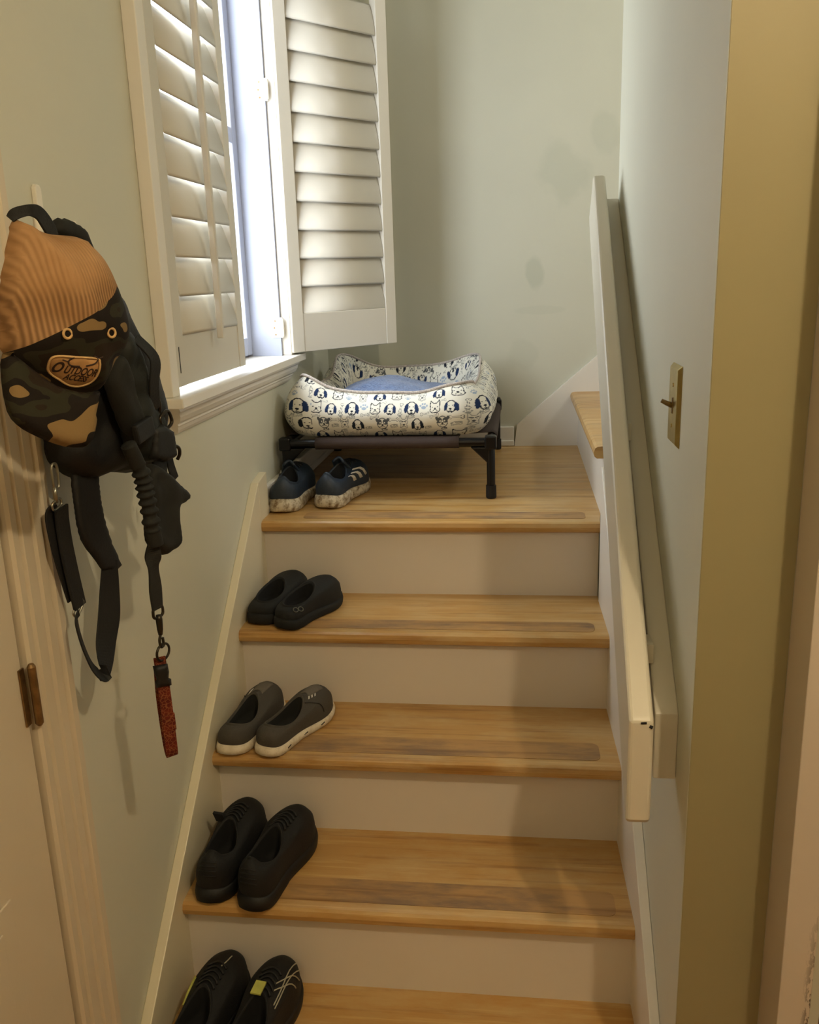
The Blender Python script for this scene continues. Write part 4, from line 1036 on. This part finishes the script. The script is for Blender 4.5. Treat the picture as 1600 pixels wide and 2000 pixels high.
# bungee leash
fl_ = frame_at(.125, 290, 1000, math.radians(16))
le = thing('bungee_leash', 'black bungee dog leash with padded handle and metal snap hook, holding the red collar', 'leash', tuple(at(285, 1000, .125)))
inflate('padded_handle', to2d(fl_, smooth2([(292, 905), (318, 918), (336, 936), (350, 948), (360, 958), (364, 968), (361, 977), (352, 984), (343, 990), (342, 1015), (347, 1050), (340, 1069), (318, 1084), (304, 1078), (290, 1060), (286, 1030), (284, 985), (280, 940)], 2)[:]), fl_, .016, M['greyweb'], le, back=.8, res=.005, D=.014, wob=.008, seed=12)
mainp = [(232, 868), (244, 892), (256, 918), (262, 938), (266, 960), (272, 985), (276, 1010), (281, 1035), (287, 1062)]
P = catmull([p3(fl_, a, b, .016) for a, b in mainp], 12)
G().tube(P, [.0108 + (.0026 * max(-.5, math.sin(i * .78 + 1.2 * math.sin(i * .13))) if 18 < i < 84 else 0) for i in range(len(P))], 14).make('bungee_tube', M['greyweb'], le, smooth=True)
ribbon('leash_webbing', [p3(fl_, 285, 1055, .012), p3(fl_, 288, 1085, .010), p3(fl_, 290, 1110, .009), p3(fl_, 295, 1150, .008), p3(fl_, 299, 1188, .008)], [.018, .024, .021, .026, .022], .004, [fl_[1], fl_[1] * .8 + fl_[3] * .5, fl_[1], fl_[1], fl_[1]], M['greyweb'], le)
g = G().tube(loop(p3(fl_, 300, 1194, .008), fl_[1], U3, .022, .016, .002), .0022, 8, closed=True)
g.tube([p3(fl_, 301, 1200, .008), p3(fl_, 302, 1208, .008), p3(fl_, 304, 1228, .008), p3(fl_, 305, 1238, .008)], [.004, .0052, .0046, .0034], 10)
g.tube(catmull([p3(fl_, 305, 1238, .008), p3(fl_, 303, 1250, .008), p3(fl_, 306, 1262, .008), p3(fl_, 311, 1258, .008), p3(fl_, 309, 1244, .008)], 5), .0022, 8)
g.make('snap_hook', M['gun'], le, smooth=True)
# collar
cpos = p3(fl_, 310, 1272, .008)
co_ = thing('dog_collar', 'red patterned dog collar with black buckle hanging from the leash snap hook', 'collar', tuple(cpos))
G().tube([cpos + (fl_[1] * math.cos(q * PI / 10) * 1.15 + U3 * math.sin(q * PI / 10)) * .0125 for q in range(20)], .0019, 8, closed=True).make('d_ring', M['gun'], co_, smooth=True)
kN = Vector((math.cos(math.radians(56)), -math.sin(math.radians(56)), 0)); kR = Vector((-kN.y, kN.x, 0)); fk = (Vector(cpos), kR, U3, kN)
cw = kR + U3 * .10
b0v = p3(fk, 311, 1283); b1v = p3(fk, 336, 1475)
bl = lambda t_, o_: b0v.lerp(b1v, t_) + kN * o_
ribbon('band', [bl(.0, .001), bl(.2, .005), bl(.45, .007), (bl(.75, .007)), bl(.95, .005), bl(1.0, .0), bl(.95, -.012), bl(.75, -.020), bl(.45, -.022), bl(.15, -.010)], .0175, .0022, cw, M['collar'], co_, n=6)
ribbon('keeper', [bl(.56, .0072), bl(.72, .0072)], .0205, .0055, cw, M['collar'], co_, n=3)
inflate('buckle', to2d(fk, [(296, 1297), (325, 1292), (328, 1308), (327, 1320), (332, 1322), (333, 1334), (303, 1340), (300, 1327), (304, 1323), (299, 1311)]), (fk[0] + kN * .008, *fk[1:]), .006, M['black'], co_, back=1, res=.004, D=.004)

# camo cap, hanging by its back strap with the visor down
fc = frame_at(.125, 120, 640, math.radians(30))
cap = thing('baseball_cap', 'camouflage cap with tan knit back and stitched oval patch, hanging by its strap', 'cap', tuple(at(110, 600, .12)))
crown = to2d(fc, smooth2([(23, 432), (41, 434), (62, 448), (81, 453), (101, 458), (127, 460), (150, 463), (157, 473), (176, 491), (192, 515), (210, 555), (226, 598), (234, 634), (233, 664), (222, 690), (205, 712), (192, 742), (174, 768), (146, 773), (117, 768), (91, 759), (65, 742), (30, 716), (6, 690), (-4, 660), (-6, 600), (2, 545), (12, 490)], 2))
seam = to2d(fc, [(-14, 700), (9, 683), (33, 664), (65, 642), (97, 621), (130, 601), (160, 581), (184, 560), (193, 562), (204, 590), (214, 618), (222, 645), (226, 670), (224, 700)])
def under(c):
    sg_ = None
    for (ax, ay), (bx, by) in zip(seam[:8], seam[1:8]):
        if min(ax, bx) <= c.x <= max(ax, bx): sg_ = ay + (by - ay) * (c.x - ax) / (bx - ax)
    if sg_ is not None: return c.y < sg_
    for (ax, ay), (bx, by) in zip(seam[8:], seam[9:]):
        if min(ay, by) <= c.y <= max(ay, by): return c.x < ax + (bx - ax) * (c.y - ay) / (by - ay)
    return c.y < seam[-1][1]
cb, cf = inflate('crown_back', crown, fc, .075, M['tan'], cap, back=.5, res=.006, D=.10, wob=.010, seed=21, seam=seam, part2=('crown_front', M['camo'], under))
from mathutils.bvhtree import BVHTree
base_ = Vector(cap.location)
def bvh_of(obs):
    v = []; f = []
    for o_ in obs:
        b0_ = len(v); v += [x.co.copy() for x in o_.data.vertices]; f += [tuple(i + b0_ for i in p.vertices) for p in o_.data.polygons]
    return BVHTree.FromPolygons(v, f)
btree = bvh_of([cb, cf])
def drape(pos, h):
    """drop a point onto the crown along the frame normal and lift it by h"""
    q = Vector(pos); hit = btree.ray_cast(q + fc[3] * .3, -fc[3])
    return (hit[0] if hit[0] else q) + fc[3] * h
def drape_obj(o_, h0=0.0):
    for v_ in o_.data.vertices:
        q = Vector(v_.co); hh = (q - fc[0]).dot(fc[3]); v_.co = drape(q - fc[3] * hh, hh + h0)
fv = (fc[0] + fc[3] * .022, *fc[1:])
def vl(x, y): return .03 + .22 * max(-.08, min(.1, -(y + .11))) if y < -.02 else .03
inflate('visor', to2d(fv, smooth2([(-8, 690), (12, 690), (45, 716), (65, 733), (91, 751), (117, 760), (146, 765), (173, 762), (170, 775), (160, 807), (154, 832), (143, 860), (127, 869), (91, 867), (57, 855), (29, 842), (6, 826), (-10, 800), (-14, 740)], 2)), fv, .014, M['camo'], cap, back=.3, res=.006, D=.016, lift=vl)
def on_crown(px, py):
    """where the cap's surface lies for a point of the photo, in the cap frame's own 2D"""
    d = (FW + RT * ((px - 800) / FPX) - UP * ((py - 1000) / FPX)).normalized(); hit = btree.ray_cast(CAM - base_ * 0, d)
    q = hit[0] if hit[0] else p3(fc, px, py, .07)
    return ((q - fc[0]).dot(fc[1]), (q - fc[0]).z)
fp = fc
def c3(px, py):
    a, b = on_crown(px, py); return fc[0] + fc[1] * a + fc[2] * b
pts = smooth2([on_crown(*p) for p in [(96, 700), (110, 694), (146, 696), (188, 699), (194, 706), (193, 722), (184, 740), (171, 750), (150, 756), (130, 753), (114, 743), (94, 729), (90, 717)]], 3)
pt = inflate('logo_patch', pts, fp, .0022, M['patch'], cap, back=1, res=.004, D=.003); drape_obj(pt, .0008)
cx_m = sum(a for a, b in pts) / len(pts); cy_m = sum(b for a, b in pts) / len(pts)
G().tube([drape(fp[0] + fp[1] * (cx_m + (a - cx_m) * .97) + fp[2] * (cy_m + (b - cy_m) * .95), .0024) for a, b in pts], .0013, 6, closed=True).make('patch_stitching', M['stitch'], pt, smooth=True)
def word(txt, pa, pb, hpx, par, bold):
    """lettering sewn on the patch, running from the point seen at pa to pb"""
    A, B = c3(*pa), c3(*pb); wd_ = (B - A).length
    hh_ = (c3((pa[0] + pb[0]) / 2, (pa[1] + pb[1]) / 2 - hpx / 2) - c3((pa[0] + pb[0]) / 2, (pa[1] + pb[1]) / 2 + hpx / 2)).length
    cu = bpy.data.curves.new('lettering', 'FONT'); cu.body = txt; cu.size = 1; cu.align_x = 'CENTER'; cu.align_y = 'CENTER'; cu.extrude = .02; cu.offset = bold
    ob = bpy.data.objects.new('lettering', cu); C.objects.link(ob); dg = bpy.context.evaluated_depsgraph_get(); me = bpy.data.meshes.new_from_object(ob.evaluated_get(dg)); bpy.data.objects.remove(ob)
    xs_ = [v.co.x for v in me.vertices]; ys_ = [v.co.y for v in me.vertices]; sx_ = wd_ / (max(xs_) - min(xs_)); sy_ = hh_ / (max(ys_) - min(ys_)); mx_, my_ = (max(xs_) + min(xs_)) / 2, (max(ys_) + min(ys_)) / 2
    R2 = (B - A).normalized(); N2 = fp[3]; U2 = N2.cross(R2); c = (A + B) / 2
    for v_ in me.vertices: h0 = .0032 + max(0, v_.co.z) * .02; v_.co = drape(c + R2 * (v_.co.x - mx_) * sx_ + U2 * (v_.co.y - my_) * sy_, h0)
    me.materials.clear(); me.materials.append(M['print_dark']); o2 = bpy.data.objects.new('lettering', me); C.objects.link(o2); o2.parent = par
    l_ = Vector(); p = par
    while p: l_ += p.location; p = p.parent
    o2.location = -l_; return o2
word('O', (100, 716), (121, 718), 19, pt, .03)
word('UTDOOR', (124, 721), (187, 729), 14, pt, .02)
word('ACCESS', (123, 735), (167, 741), 10, pt, .02)
g = G()
for sg in (-1, 1):
    cc = c3(160, 710)
    g.tube([drape(q, .003) for q in catmull([cc + fp[1] * sg * a * 1.5 + U3 * b for a, b in ((.002, -.003), (.008, -.001), (.010, .004), (.007, .008))], 5)], .0009, 6)
    g.tube([drape(cc + fp[1] * sg * .014 + U3 * .003, .003), drape(cc + fp[1] * sg * .021 + U3 * .006, .003)], .0008, 6)
g.make('antler_mark', M['print_dark'], pt)
for px, py, h_ in ((131, 652, .001), (217, 650, .001)):
    e = drape(c3(px, py), .001); G().tube([e + (fc[1] * math.cos(q * PI / 8) + U3 * math.sin(q * PI / 8)) * .0050 for q in range(16)], .0015, 8, closed=True).make('eyelet', M['stitch'], cap, smooth=True)
ribbon('closure_strap', [p3(fc, 20, 428, 0), p3(fc, 26, 418, .004), p3(fc, 45, 412, .01), p3(fc, 66, 416, .008), p3(fc, 84, 432, .004), p3(fc, 100, 452, .0), p3(fc, 112, 466, -.005)], [.010, .012, .012, .016, .020, .020, .018], .003, [Vector((.2, .1, 1))] * 3 + [Vector((.1, .5, 1)), Vector((.1, .9, .8)), Vector((.1, .9, .7)), Vector((.1, .9, .7))], M['web'], cap)
